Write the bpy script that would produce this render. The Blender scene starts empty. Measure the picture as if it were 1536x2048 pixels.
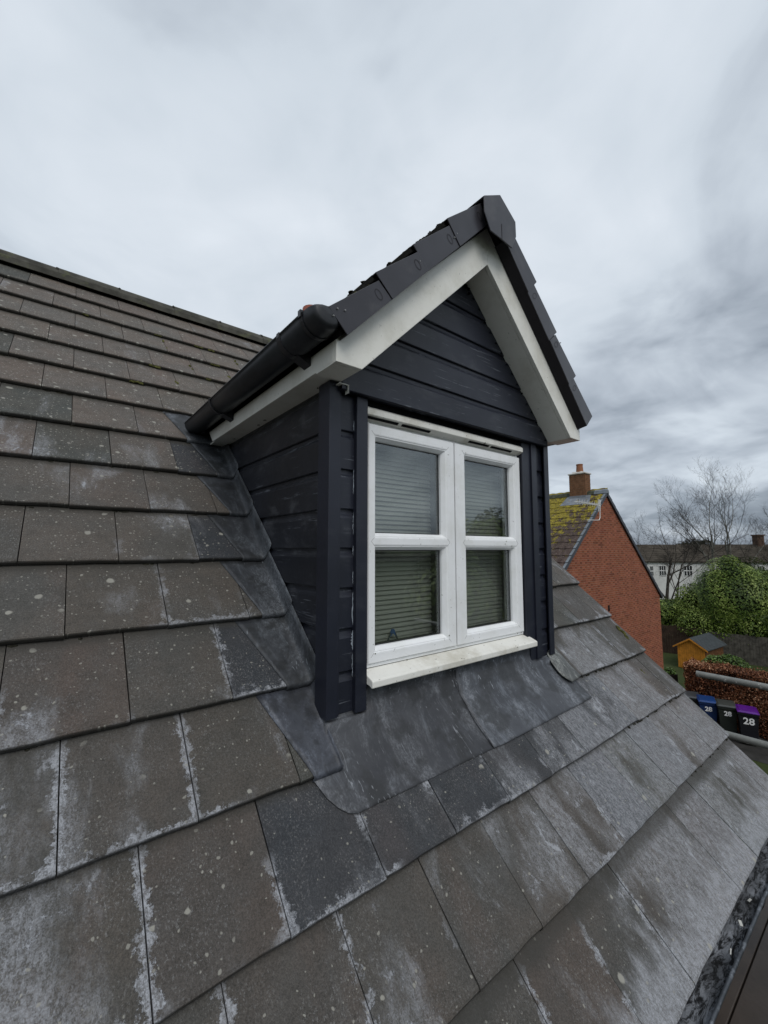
import bpy, bmesh, math, random
import numpy as np
from mathutils import Vector, Matrix
random.seed(7); rng = np.random.default_rng(7)
R = math.radians
scene = bpy.context.scene
COL = scene.collection

# ------------------------------------------------------------ camera
CAM = Vector((-1.12556, -0.80722, 1.18457)); YAW, PITCH, FPX = 38.5127, 5.0923, 835.71
cd = bpy.data.cameras.new('camera'); cam = bpy.data.objects.new('camera', cd); COL.objects.link(cam)
cam.location = CAM; cam.rotation_euler = (R(90 + PITCH), 0, R(-YAW))
cd.sensor_fit = 'VERTICAL'; cd.sensor_height = 24; cd.lens = FPX / 2048 * 24
cd.clip_start = 0.02; cd.clip_end = 4000
scene.camera = cam
_a, _b = R(YAW), R(PITCH)
FW = Vector((math.sin(_a) * math.cos(_b), math.cos(_a) * math.cos(_b), math.sin(_b)))
RT = Vector((math.cos(_a), -math.sin(_a), 0)); UP = RT.cross(FW)
def proj(p):
    d = Vector(p) - CAM; z = d.dot(FW)
    return 768 + FPX * d.dot(RT) / z, 1024 - FPX * d.dot(UP) / z

# ------------------------------------------------------------ world: overcast sky
SUN_EL, SUN_ROT = 48, 200
w = bpy.data.worlds.new('World'); scene.world = w; w.use_nodes = True
nt = w.node_tree; nt.nodes.clear()
def WN(t, **k):
    n = nt.nodes.new(t)
    for a, b in k.items(): setattr(n, a, b)
    return n
out = WN('ShaderNodeOutputWorld'); bg = WN('ShaderNodeBackground'); bg2 = WN('ShaderNodeBackground'); mixs = WN('ShaderNodeMixShader')
sky = WN('ShaderNodeTexSky', sky_type='NISHITA', sun_disc=False, sun_elevation=R(SUN_EL), sun_rotation=R(SUN_ROT))
bg.inputs['Strength'].default_value = 0.08
nt.links.new(sky.outputs[0], bg.inputs[0])
tc = WN('ShaderNodeTexCoord'); sep = WN('ShaderNodeSeparateXYZ'); nt.links.new(tc.outputs['Generated'], sep.inputs[0])
def wm(op, a, b=None, c=None):
    n = WN('ShaderNodeMath', operation=op)
    for i, v in enumerate((a, b, c)):
        if v is None: continue
        if isinstance(v, (int, float)): n.inputs[i].default_value = v
        else: nt.links.new(v, n.inputs[i])
    return n.outputs[0]
zz = wm('ADD', wm('MAXIMUM', sep.outputs[2], 0.0), 0.22)
cx = wm('DIVIDE', sep.outputs[0], zz); cy = wm('DIVIDE', sep.outputs[1], zz)
cmb = WN('ShaderNodeCombineXYZ'); nt.links.new(cx, cmb.inputs[0]); nt.links.new(cy, cmb.inputs[1])
def wnoise(scale, detail, rough, off, dist=0.4):
    m = WN('ShaderNodeMapping'); nt.links.new(cmb.outputs[0], m.inputs[0]); m.inputs['Location'].default_value = off
    n = WN('ShaderNodeTexNoise'); nt.links.new(m.outputs[0], n.inputs['Vector'])
    n.inputs['Scale'].default_value = scale; n.inputs['Detail'].default_value = detail; n.inputs['Roughness'].default_value = rough
    n.inputs['Distortion'].default_value = dist
    return n.outputs['Fac']
n1 = wnoise(0.62, 5, 0.48, (3.1, 1.7, 0)); n2 = wnoise(2.1, 5, 0.5, (8.0, 2.2, 4), 0.7)
n3 = wnoise(5.5, 4, 0.5, (1.0, 5.2, 2), 0.8)
cl = wm('ADD', wm('ADD', wm('MULTIPLY', n1, 0.56), wm('MULTIPLY', n2, 0.34)), wm('MULTIPLY', n3, 0.10))
cl = wm('ADD', wm('MULTIPLY', wm('SUBTRACT', cl, 0.5), 1.15), 0.505)
# the cloud deck is thinner high up and to the left, thicker towards the horizon
low = wm('SUBTRACT', 1.0, wm('MINIMUM', wm('MULTIPLY', wm('MAXIMUM', sep.outputs[2], 0.0), 3.2), 1.0))
side = wm('MULTIPLY', wm('ADD', sep.outputs[0], 0.2), 0.5)
cl = wm('SUBTRACT', cl, wm('MULTIPLY', wm('MULTIPLY', low, wm('MAXIMUM', side, 0.0)), 0.27))
ramp = WN('ShaderNodeValToRGB'); nt.links.new(cl, ramp.inputs[0])
e = ramp.color_ramp.elements
e[0].position = 0.22; e[0].color = (0.140, 0.172, 0.220, 1)
e[1].position = 0.68; e[1].color = (0.81, 0.87, 0.94, 1)
for p, c in ((0.37, (0.33, 0.38, 0.445, 1)), (0.45, (0.50, 0.56, 0.635, 1)), (0.525, (0.66, 0.73, 0.805, 1))):
    x = ramp.color_ramp.elements.new(p); x.color = c
nt.links.new(ramp.outputs[0], bg2.inputs[0]); bg2.inputs['Strength'].default_value = 1.0
mixs.inputs[0].default_value = 0.93
nt.links.new(bg.outputs[0], mixs.inputs[1]); nt.links.new(bg2.outputs[0], mixs.inputs[2]); nt.links.new(mixs.outputs[0], out.inputs[0])
sl = bpy.data.lights.new('sun', 'SUN'); sl.energy = 1.5; sl.angle = R(35); sl.color = (1.0, 0.97, 0.93)
so = bpy.data.objects.new('sun', sl); COL.objects.link(so)
_d = Vector((math.sin(R(SUN_ROT)) * math.cos(R(SUN_EL)), math.cos(R(SUN_ROT)) * math.cos(R(SUN_EL)), math.sin(R(SUN_EL))))
so.rotation_euler = _d.to_track_quat('Z', 'Y').to_euler(); so.location = (0, -5, 20)
vs = scene.view_settings; vs.view_transform = 'Standard'; vs.look = 'None'; vs.gamma = 1; vs.use_curve_mapping = False; vs.exposure = 0.0
scene.render.engine = 'CYCLES'; scene.cycles.max_bounces = 7; scene.cycles.transparent_max_bounces = 12

# ------------------------------------------------------------ material helpers
class M:
    def __init__(s, name, rough=0.7, spec=0.4, metal=0.0):
        s.m = bpy.data.materials.new(name); s.m.use_nodes = True; s.t = s.m.node_tree
        s.b = s.t.nodes['Principled BSDF']; s.out = s.t.nodes['Material Output']
        s.b.inputs['Roughness'].default_value = rough; s.b.inputs['Specular IOR Level'].default_value = spec; s.b.inputs['Metallic'].default_value = metal
    def N(s, t, **k):
        n = s.t.nodes.new(t)
        for a, b in k.items(): setattr(n, a, b)
        return n
    def L(s, a, b): s.t.links.new(a, b)
    def setin(s, sock, v):
        if isinstance(v, (int, float)): sock.default_value = v
        elif isinstance(v, tuple): sock.default_value = v if len(v) == 4 or len(sock.default_value) == 3 else (*v, 1)
        else: s.L(v, sock)
    def math(s, op, a, b=None, c=None, clamp=False):
        n = s.N('ShaderNodeMath', operation=op); n.use_clamp = clamp
        for i, v in enumerate((a, b, c)):
            if v is not None: s.setin(n.inputs[i], v)
        return n.outputs[0]
    def mix(s, f, a, b, mode='MIX'):
        n = s.N('ShaderNodeMix', data_type='RGBA', blend_type=mode)
        s.setin(n.inputs[0], f); s.setin(n.inputs[6], a); s.setin(n.inputs[7], b); return n.outputs[2]
    def obj(s, o=None):
        n = s.N('ShaderNodeTexCoord')
        if o: n.object = o
        return n.outputs['Object']
    def pos(s): return s.N('ShaderNodeNewGeometry').outputs['Position']
    def xyz(s, v):
        n = s.N('ShaderNodeSeparateXYZ'); s.L(v, n.inputs[0]); return n.outputs
    def map(s, v, scale=(1, 1, 1), loc=(0, 0, 0)):
        n = s.N('ShaderNodeMapping'); s.L(v, n.inputs[0]); n.inputs['Scale'].default_value = scale; n.inputs['Location'].default_value = loc; return n.outputs[0]
    def noise(s, v, scale, detail=4, rough=0.55, dist=0.0):
        n = s.N('ShaderNodeTexNoise'); s.L(v, n.inputs['Vector'])
        n.inputs['Scale'].default_value = scale; n.inputs['Detail'].default_value = detail; n.inputs['Roughness'].default_value = rough; n.inputs['Distortion'].default_value = dist
        return n.outputs['Fac']
    def smooth(s, v, a, b):
        n = s.N('ShaderNodeMapRange', interpolation_type='SMOOTHSTEP')
        s.setin(n.inputs[0], v); s.setin(n.inputs[1], a); s.setin(n.inputs[2], b); n.inputs[3].default_value = 0; n.inputs[4].default_value = 1
        return n.outputs[0]
    def info(s): return s.N('ShaderNodeObjectInfo')
    def color(s, v): s.setin(s.b.inputs['Base Color'], v); return s
    def bump(s, h, strength=0.3, dist=0.005):
        n = s.N('ShaderNodeBump'); n.inputs['Strength'].default_value = strength; n.inputs['Distance'].default_value = dist
        s.L(h, n.inputs['Height']); s.L(n.outputs[0], s.b.inputs['Normal']); return s

def plain(name, col, rough=0.6, spec=0.4, var=0.25, scale=6, bump=0.0, bscale=60, dirt=None, metal=0.0):
    m = M(name, rough, spec, metal); p = m.pos()
    n = m.noise(p, scale, 5, 0.6)
    c = m.mix(m.smooth(n, 0.3, 0.7), tuple(x * (1 - var) for x in col), tuple(min(1, x * (1 + var)) for x in col))
    if dirt:
        d = m.smooth(m.noise(p, dirt[1], 6, 0.65), dirt[2], dirt[3]); c = m.mix(m.math('MULTIPLY', d, dirt[4]), c, dirt[0])
    m.color(c)
    if bump: m.bump(m.noise(p, bscale, 3, 0.6), bump, 0.003)
    return m.m

# ------------------------------------------------------------ object helpers
WM = {}
def wmat(o): return WM.get(o.name, Matrix.Identity(4))
def finish(o, parent, loc=(0, 0, 0), rot=(0, 0, 0)):
    """place o in world coordinates at loc/rot, under parent"""
    COL.objects.link(o); o.location = loc; o.rotation_euler = rot
    b = Matrix.Translation(Vector(loc)) @ o.rotation_euler.to_matrix().to_4x4()
    if parent is not None:
        o.parent = parent; o.matrix_parent_inverse = wmat(parent).inverted()
    WM[o.name] = b
    return o
def thing(name, label, cat, loc=(0, 0, 0), group=None, rot=(0, 0, 0)):
    o = bpy.data.objects.new(name, None); o.empty_display_size = 0.1; finish(o, None, loc, rot)
    return tag(o, label, cat, group)
def tag(o, label=None, cat=None, group=None, kind=None):
    if label: o['label'] = label
    if cat: o['category'] = cat
    if group: o['group'] = group
    if kind: o['kind'] = kind
    return o
class MB:
    def __init__(s): s.v = []; s.f = []
    def add(s, vs, fs):
        b = len(s.v); s.v += [tuple(x) for x in vs]; s.f += [tuple(i + b for i in f) for f in fs]; return s
    def box(s, x0, x1, y0, y1, z0, z1):
        return s.add([(x0, y0, z0), (x1, y0, z0), (x1, y1, z0), (x0, y1, z0), (x0, y0, z1), (x1, y0, z1), (x1, y1, z1), (x0, y1, z1)],
                     [(0, 3, 2, 1), (4, 5, 6, 7), (0, 1, 5, 4), (1, 2, 6, 5), (2, 3, 7, 6), (3, 0, 4, 7)])
    def obox(s, c, ax, ay, az):
        c, ax, ay, az = map(Vector, (c, ax, ay, az)); vs = []
        for k in (-1, 1):
            for (i, j) in ((-1, -1), (1, -1), (1, 1), (-1, 1)): vs.append(c + ax * i + ay * j + az * k)
        return s.add(vs, [(0, 3, 2, 1), (4, 5, 6, 7), (0, 1, 5, 4), (1, 2, 6, 5), (2, 3, 7, 6), (3, 0, 4, 7)])
    def prism(s, poly, d):
        """poly: list of 3d points, extruded by vector d"""
        n = len(poly); d = Vector(d); a = [Vector(p) for p in poly]
        return s.add(a + [p + d for p in a], [tuple(range(n))[::-1], tuple(range(n, 2 * n))] + [(i, (i + 1) % n, n + (i + 1) % n, n + i) for i in range(n)])
    def tube(s, pts, rad, n=6, cap=True):
        pts = [Vector(p) for p in pts]; rings = []
        rad = rad if isinstance(rad, (list, tuple)) else [rad] * len(pts)
        prev = None
        for i, p in enumerate(pts):
            t = (pts[min(i + 1, len(pts) - 1)] - pts[max(i - 1, 0)]).normalized()
            u = t.cross(Vector((0, 0, 1)) if abs(t.z) < 0.9 else Vector((1, 0, 0))).normalized() if prev is None else (prev - t * prev.dot(t)).normalized()
            prev = u; v = t.cross(u)
            rings.append([p + (u * math.cos(2 * math.pi * k / n) + v * math.sin(2 * math.pi * k / n)) * rad[i] for k in range(n)])
        vs = [q for r in rings for q in r]; fs = []
        for i in range(len(pts) - 1):
            for k in range(n): fs.append((i * n + k, i * n + (k + 1) % n, (i + 1) * n + (k + 1) % n, (i + 1) * n + k))
        if cap: fs += [tuple(range(n))[::-1], tuple((len(pts) - 1) * n + k for k in range(n))]
        return s.add(vs, fs)
    def mesh(s, name):
        me = bpy.data.meshes.new(name); me.from_pydata(s.v, [], s.f); me.update()
        bm = bmesh.new(); bm.from_mesh(me); bmesh.ops.recalc_face_normals(bm, faces=bm.faces); bm.to_mesh(me); bm.free()
        return me
    def build(s, name, mat, parent=None, bevel=0, smooth=False, clip=None, kind=None, seg=1, solid=0):
        me = s.mesh(name)
        if clip:
            bm = bmesh.new(); bm.from_mesh(me)
            for co, no in clip: cut(bm, co, no)
            bm.to_mesh(me); bm.free()
        me.materials.append(mat)
        if smooth: me.shade_smooth() if hasattr(me, 'shade_smooth') else None
        o = bpy.data.objects.new(name, me); finish(o, parent)
        if solid: d = o.modifiers.new('s', 'SOLIDIFY'); d.thickness = solid; d.offset = -1
        if bevel:
            b = o.modifiers.new('b', 'BEVEL'); b.width = bevel; b.segments = seg; b.limit_method = 'ANGLE'; b.angle_limit = R(35)
        if kind: o['kind'] = kind
        return o
def cut(bm, co, no, fill=True):
    """remove what lies on the no side of the plane"""
    r = bmesh.ops.bisect_plane(bm, geom=bm.verts[:] + bm.edges[:] + bm.faces[:], plane_co=co, plane_no=no, clear_outer=True, dist=1e-5)
    if fill:
        ed = [g for g in r['geom_cut'] if isinstance(g, bmesh.types.BMEdge)]
        try: bmesh.ops.contextual_create(bm, geom=ed)
        except Exception: pass
def grid_mesh(name, P, mat, parent=None, smooth=True, solid=0, kind=None):
    """P[i][j] rows of points"""
    n, m = len(P), len(P[0]); me = bpy.data.meshes.new(name)
    me.from_pydata([tuple(q) for r in P for q in r], [], [(i * m + j, i * m + j + 1, (i + 1) * m + j + 1, (i + 1) * m + j) for i in range(n - 1) for j in range(m - 1)])
    me.update(); me.materials.append(mat)
    if smooth: me.polygons.foreach_set('use_smooth', [True] * len(me.polygons))
    o = bpy.data.objects.new(name, me); finish(o, parent)
    if solid: d = o.modifiers.new('s', 'SOLIDIFY'); d.thickness = solid; d.offset = 0
    if kind: o['kind'] = kind
    return o

# ------------------------------------------------------------ main dimensions
P_ = R(44.163); CP, SP = math.cos(P_), math.sin(P_)
def rp(x, s, h=0.0): return Vector((x, s * CP - h * SP, s * SP + h * CP))
S = [-.354, 0, .311, .631, .950, 1.282, 1.616, 1.945, 2.281, 2.624, 2.961, 3.292, 3.63, 3.968, 4.30, 4.64, 4.985]
T = 0.3015; XV = 2.285; XLEFT = -3.0
GZ = -4.7

# ------------------------------------------------------------ reference object for roof coordinates (the roof deck itself)
house = thing('house', 'nearest house whose grey concrete tiled roof slope fills the foreground around the dormer', 'house', (0.5, 3.5, GZ))
deck_mat = plain('dark_underlay', (0.012, 0.012, 0.012), 0.95, 0.1)
me = bpy.data.meshes.new('roof')
dv = [(XLEFT, -.33, -.05), (XV - .01, -.33, -.05), (XV - .01, 5.06, -.05), (XLEFT, 5.06, -.05),
      (XLEFT, -.33, -.10), (XV - .01, -.33, -.10), (XV - .01, 5.06, -.10), (XLEFT, 5.06, -.10)]
me.from_pydata(dv, [], [(0, 1, 2, 3), (7, 6, 5, 4), (0, 4, 5, 1), (1, 5, 6, 2), (2, 6, 7, 3), (3, 7, 4, 0)]); me.update(); me.materials.append(deck_mat)
roof = bpy.data.objects.new('roof', me); finish(roof, house, (0, 0, 0), (P_, 0, 0))
# cut the deck open where the dormer stands
bm = bmesh.new()
def slab(a, b, c, d):
    vs_ = [bm.verts.new(v) for v in [(a, c, -.05), (b, c, -.05), (b, d, -.05), (a, d, -.05), (a, c, -.09), (b, c, -.09), (b, d, -.09), (a, d, -.09)]]
    for f in [(0, 1, 2, 3), (7, 6, 5, 4), (0, 4, 5, 1), (1, 5, 6, 2), (2, 6, 7, 3), (3, 7, 4, 0)]: bm.faces.new([vs_[i] for i in f])
slab(XLEFT, -.28, -.33, 5.06); slab(1.17, XV - .01, -.33, 5.06); slab(-.28, 1.17, -.33, .80); slab(-.28, 1.17, 3.6, 5.06)
bm.to_mesh(me); bm.free(); me.update()

# ------------------------------------------------------------ materials: roof tile
def make_tile_mat():
    m = M('concrete_tile', 0.85, 0.42)
    oi = m.info(); loc = m.obj(); g = m.obj(roof)
    lx = m.xyz(loc); gx = m.xyz(g); gv = g
    off = m.N('ShaderNodeVectorMath', operation='ADD'); m.L(gv, off.inputs[0])
    rc = m.N('ShaderNodeCombineXYZ'); m.L(m.math('MULTIPLY', oi.outputs['Random'], 37.0), rc.inputs[2]); m.L(rc.outputs[0], off.inputs[1])
    gr = off.outputs[0]
    streak = m.map(gr, (1, 0.28, 1))
    n_big = m.noise(gr, 3.2, 5, 0.6); n_mid = m.noise(gr, 14, 5, 0.65); n_fine = m.noise(gv, 190, 3, 0.7); n_grit = m.noise(gv, 520, 2, 0.6)
    base = m.mix(m.smooth(n_big, 0.35, 0.65), (0.068, 0.058, 0.049), (0.056, 0.053, 0.048))
    base = m.mix(m.math('MULTIPLY', m.smooth(m.noise(streak, 5, 4, 0.6), 0.55, 0.74), 0.4), base, (0.090, 0.064, 0.051))
    base = m.mix(m.math('MULTIPLY', m.smooth(n_mid, 0.45, 0.75), 0.45), base, (0.040, 0.038, 0.034))
    base = m.mix(1.0, base, oi.outputs['Color'], 'MULTIPLY')
    gf = m.math('ADD', 0.50, m.math('MULTIPLY', m.math('ADD', m.smooth(n_fine, 0.34, 0.66), m.smooth(n_grit, 0.34, 0.66)), 0.50))
    gc = m.N('ShaderNodeCombineColor'); [m.L(gf, gc.inputs[i]) for i in range(3)]
    base = m.mix(1.0, base, gc.outputs[0], 'MULTIPLY')
    # pale grit specks
    sp = m.math('MULTIPLY', m.smooth(m.noise(m.map(gv, (1, .6, 1)), 210, 5, 0.8), 0.54, 0.62), m.math('ADD', 0.25, m.math('MULTIPLY', m.smooth(m.noise(gr, 5, 5, 0.7), 0.40, 0.62), 0.75)))
    base = m.mix(m.math('MULTIPLY', sp, 0.60), base, (0.21, 0.208, 0.205))
    s_ = gx[1]; x_ = gx[0]
    # chalky bloom: more towards the eaves and the verge, also along joints and noses
    s_ = gx[1]; x_ = gx[0]
    low = m.math('SUBTRACT', 1.0, m.smooth(s_, 1.0, 2.1))
    right = m.smooth(x_, 0.2, 1.7)
    zone = m.math('ADD', m.math('MULTIPLY', m.math('SUBTRACT', 1.0, m.smooth(s_, -0.4, 0.9)), 0.07), m.math('MULTIPLY', right, 0.085))
    zone = m.math('ADD', zone, m.math('SUBTRACT', m.math('MULTIPLY', m.math('SUBTRACT', 1.0, m.smooth(x_, -1.4, -0.2)), 0.05), m.math('MULTIPLY', m.smooth(s_, 0.7, 1.5), 0.17)))
    pat = m.noise(m.map(gr, (1, 0.42, 1)), 4.6, 6, 0.62, 0.5)
    pat2 = m.noise(m.map(gv, (1, 0.55, 1), (4, 2, 0)), 1.7, 4, 0.55, 0.4)
    fld = m.math('ADD', m.math('ADD', m.math('MULTIPLY', m.math('SUBTRACT', m.math('ADD', pat, pat2), 1.0), 1.0), 0.5), zone)
    film = m.smooth(fld, 0.47, 0.68)
    spk = m.math('ADD', m.math('MULTIPLY', m.smooth(m.noise(m.map(gv, (1, 0.45, 1)), 85, 5, 0.85), 0.44, 0.56), 0.55), m.math('MULTIPLY', m.smooth(m.noise(gv, 240, 3, 0.7), 0.45, 0.58), 0.45))
    film = m.math('MULTIPLY', film, m.math('ADD', 0.14, m.math('MULTIPLY', spk, 1.0)))
    hard = m.math('MULTIPLY', m.smooth(m.noise(m.map(gr, (1, 0.6, 1), (9, 9, 0)), 9, 10, 0.85, 0.3), 0.555, 0.60), m.smooth(fld, 0.48, 0.58))
    lu, lv = lx[0], lx[1]
    side = m.math('SUBTRACT', T / 2, m.math('ABSOLUTE', m.math('SUBTRACT', lu, T / 2)))
    jn = m.noise(m.map(gv, (1, 1, 1), (2, 7, 0)), 24, 7, 0.8)
    sel = m.math('MULTIPLY', m.smooth(m.noise(gv, 2.1, 2, 0.5), 0.50, 0.60), m.smooth(m.noise(gv, 14, 4, 0.7), 0.40, 0.55))
    sel = m.math('MAXIMUM', sel, m.math('MULTIPLY', m.math('SUBTRACT', 1.0, m.smooth(x_, -0.80, -0.68)), m.math('SUBTRACT', 1.0, m.smooth(s_, 0.88, 1.0))))
    js = m.math('MULTIPLY', m.math('SUBTRACT', 1.0, m.smooth(side, m.math('MULTIPLY', m.math('MAXIMUM', m.math('SUBTRACT', jn, 0.40), 0.0), 0.11), m.math('ADD', 0.002, m.math('MULTIPLY', m.math('MAXIMUM', m.math('SUBTRACT', jn, 0.40), 0.0), 0.13)))), sel)
    nose = m.math('MULTIPLY', m.math('SUBTRACT', 1.0, m.smooth(lv, m.math('MULTIPLY', m.math('MAXIMUM', m.math('SUBTRACT', jn, 0.42), 0.0), 0.10), m.math('ADD', 0.002, m.math('MULTIPLY', m.math('MAXIMUM', m.math('SUBTRACT', jn, 0.42), 0.0), 0.20)))), m.math('MAXIMUM', m.smooth(m.noise(gv, 2.6, 3, 0.5), 0.50, 0.58), m.math('MULTIPLY', m.math('SUBTRACT', 1.0, m.smooth(x_, -0.95, -0.85)), m.math('SUBTRACT', 1.0, m.smooth(s_, 0.80, 0.95)))))
    eav = m.math('MULTIPLY', m.math('SUBTRACT', 1.0, m.smooth(m.math('ADD', s_, m.math('MULTIPLY', m.noise(m.map(gv, (1.0, 0.35, 1)), 9, 6, 0.7), 0.40)), -0.10, 0.02)), m.math('ADD', 0.30, m.math('MULTIPLY', spk, 0.6)))
    jj = m.math('MULTIPLY', m.math('MAXIMUM', js, nose), m.math('MULTIPLY', low, m.math('ADD', 0.22, m.math('MULTIPLY', spk, 0.75))))
    ch = m.math('MAXIMUM', m.math('MAXIMUM', m.math('MULTIPLY', film, 0.56), m.math('MULTIPLY', jj, 1.1)), m.math('MAXIMUM', m.math('MULTIPLY', eav, 0.95), m.math('MULTIPLY', hard, 0.80)), clamp=True)
    base = m.mix(ch, base, (0.36, 0.372, 0.400))
    # lichen rosettes, two sizes
    def spots(scale, rmin, rmax, dens):
        v = m.N('ShaderNodeTexVoronoi'); nv = m.N('ShaderNodeVectorMath', operation='ADD'); m.L(gr, nv.inputs[0])
        wob = m.N('ShaderNodeTexNoise'); m.L(gv, wob.inputs['Vector']); wob.inputs['Scale'].default_value = 55
        sc = m.N('ShaderNodeVectorMath', operation='SCALE'); m.L(wob.outputs['Color'], sc.inputs[0]); sc.inputs['Scale'].default_value = 0.012
        m.L(sc.outputs[0], nv.inputs[1]); m.L(m.map(nv.outputs[0], (1, 1, 0.0)), v.inputs['Vector']); v.inputs['Scale'].default_value = scale
        v.voronoi_dimensions = '2D'
        cc = m.N('ShaderNodeSeparateColor'); m.L(v.outputs['Color'], cc.inputs[0])
        rad = m.math('ADD', rmin * scale, m.math('MULTIPLY', m.math('POWER', cc.outputs[0], 3.0), (rmax - rmin) * scale))
        keep = m.smooth(m.math('ADD', m.math('MULTIPLY', cc.outputs[1], 0.6), m.math('MULTIPLY', m.noise(gr, 4.5, 3, 0.6), 0.4)), dens, m.math('ADD', dens, 0.03))
        return m.math('MULTIPLY', m.math('SUBTRACT', 1.0, m.smooth(v.outputs['Distance'], m.math('MULTIPLY', rad, 0.55), rad)), keep)
    up = m.smooth(s_, 0.6, 3.2)
    a = spots(15, 0.003, 0.017, m.math('SUBTRACT', 0.735, m.math('MULTIPLY', up, 0.27)))
    b = spots(48, 0.0025, 0.006, m.math('SUBTRACT', 0.715, m.math('MULTIPLY', up, 0.24)))
    lich = m.math('MAXIMUM', a, m.math('MULTIPLY', b, 0.8), clamp=True)
    base = m.mix(m.math('MULTIPLY', lich, m.math('ADD', 0.55, m.math('MULTIPLY', n_mid, 0.5))), base, (0.32, 0.31, 0.27))
    # laps and nose faces darkened: occlusion shade put in colour, with wet moss grime
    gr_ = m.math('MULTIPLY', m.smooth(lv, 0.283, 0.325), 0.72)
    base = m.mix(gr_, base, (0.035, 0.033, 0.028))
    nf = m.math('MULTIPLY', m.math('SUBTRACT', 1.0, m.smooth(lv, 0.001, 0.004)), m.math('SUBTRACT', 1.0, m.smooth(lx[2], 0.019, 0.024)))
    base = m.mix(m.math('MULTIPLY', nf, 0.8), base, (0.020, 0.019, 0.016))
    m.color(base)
    m.bump(m.math('ADD', m.math('ADD', m.math('MULTIPLY', n_fine, 0.7), m.math('MULTIPLY', n_grit, 0.5)), m.math('ADD', m.math('MULTIPLY', lich, 0.35), m.math('MULTIPLY', ch, 0.4))), 0.8, 0.0032)
    m.setin(m.b.inputs['Roughness'], m.math('ADD', 0.44, m.math('MULTIPLY', n_mid, 0.5)))
    return m.m
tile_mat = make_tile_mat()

def lead_mat_f(name='lead'):
    m = M(name, 0.55, 0.5, 0.15); g = m.obj(roof); oi = m.info()
    st = m.map(g, (1, 0.22, 1)); st2 = m.map(g, (1, 0.5, 1))
    c = m.mix(m.smooth(m.noise(g, 3.5, 5, 0.6), 0.3, 0.7), (0.040, 0.042, 0.047), (0.076, 0.079, 0.086))
    c = m.mix(m.math('MULTIPLY', m.smooth(m.noise(m.map(g, (1, .35, 1), (3, 1, 0)), 16, 7, 0.8, .6), 0.50, 0.68), 0.5), c, (0.20, 0.215, 0.235))
    f = m.math('MULTIPLY', m.smooth(m.noise(st2, 5, 7, 0.7, 0.5), 0.45, 0.62), m.math('ADD', .2, m.smooth(m.noise(m.map(g, (1, .6, 1)), 130, 5, 0.85), 0.45, 0.58)))
    c = m.mix(m.math('MULTIPLY', f, 0.62), c, (0.25, 0.26, 0.275))
    c = m.mix(m.math('MULTIPLY', m.smooth(m.noise(g, 7, 5, 0.6), 0.48, 0.60), 0.8), c, (0.030, 0.031, 0.032))
    scr = m.math('MULTIPLY', m.math('MULTIPLY', m.smooth(m.noise(m.map(g, (1.0, 0.16, 1), (3, 9, 0)), 55, 2, 0.5, 2.5), 0.66, 0.70), 0.6), m.smooth(m.noise(g, 6, 3, .5), .5, .6))
    c = m.mix(scr, c, (0.36, 0.38, 0.40))
    c = m.mix(m.math('MULTIPLY', m.smooth(m.noise(g, 60, 4, 0.8), 0.68, 0.74), 0.45), c, (0.33, 0.33, 0.31))
    c = m.mix(1.0, c, oi.outputs['Color'], 'MULTIPLY')
    m.color(c); m.bump(m.math('ADD', m.noise(g, 9, 3, 0.5), m.math('ADD', m.math('MULTIPLY', m.noise(g, 34, 3, 0.6), .3), m.math('MULTIPLY', m.noise(g, 220, 2, 0.6), 0.14))), 0.55, 0.006)
    m.setin(m.b.inputs['Roughness'], m.math('ADD', 0.42, m.math('MULTIPLY', m.noise(g, 12, 4, 0.6), 0.35)))
    return m.m
lead_mat = lead_mat_f()
moss_mat = plain('moss', (0.085, 0.085, 0.030), 1.0, 0.05, 0.6, 30, 1.0, 180)
dark_moss = plain('dark_moss', (0.028, 0.027, 0.02), 1.0, 0.05, 0.6, 40, 1.0, 200)

# ------------------------------------------------------------ tiles
THK = 0.0265
PROF = [(0.010, -0.001), (0.0015, 0.0015), (-0.0015, 0.007), (-0.0012, 0.0165), (0.0018, 0.0215), (0.0085, 0.0236), (0.06, None), (0.20, None), (0.335, None), (0.375, None)]
def tile_geo(w_, G, seed, side=True):
    r = random.Random(seed); us = [0.0, 0.0, .26, .5, .76, 1.0, 1.0]; vs_ = []; nP = len(PROF)
    for iu, u in enumerate(us):
        edge = iu in (0, len(us) - 1)
        jit = r.uniform(-.0022, .0022); jh = r.uniform(-.0010, .0008)
        for (v, h) in PROF:
            hh = THK * (1 - v / G) if h is None else h * THK / 0.0236
            vv = v + (jit if v < 0.03 else 0); hh += jh if 0.004 < (h or 0) else 0
            if edge: hh = min(hh, hh) - 0.017
            vs_.append((0.0016 + u * (w_ - 0.0034), vv, hh))
    fs = [(i * nP + j, i * nP + j + 1, (i + 1) * nP + j + 1, (i + 1) * nP + j) for i in range(len(us) - 1) for j in range(nP - 1)]
    return vs_, fs
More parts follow.
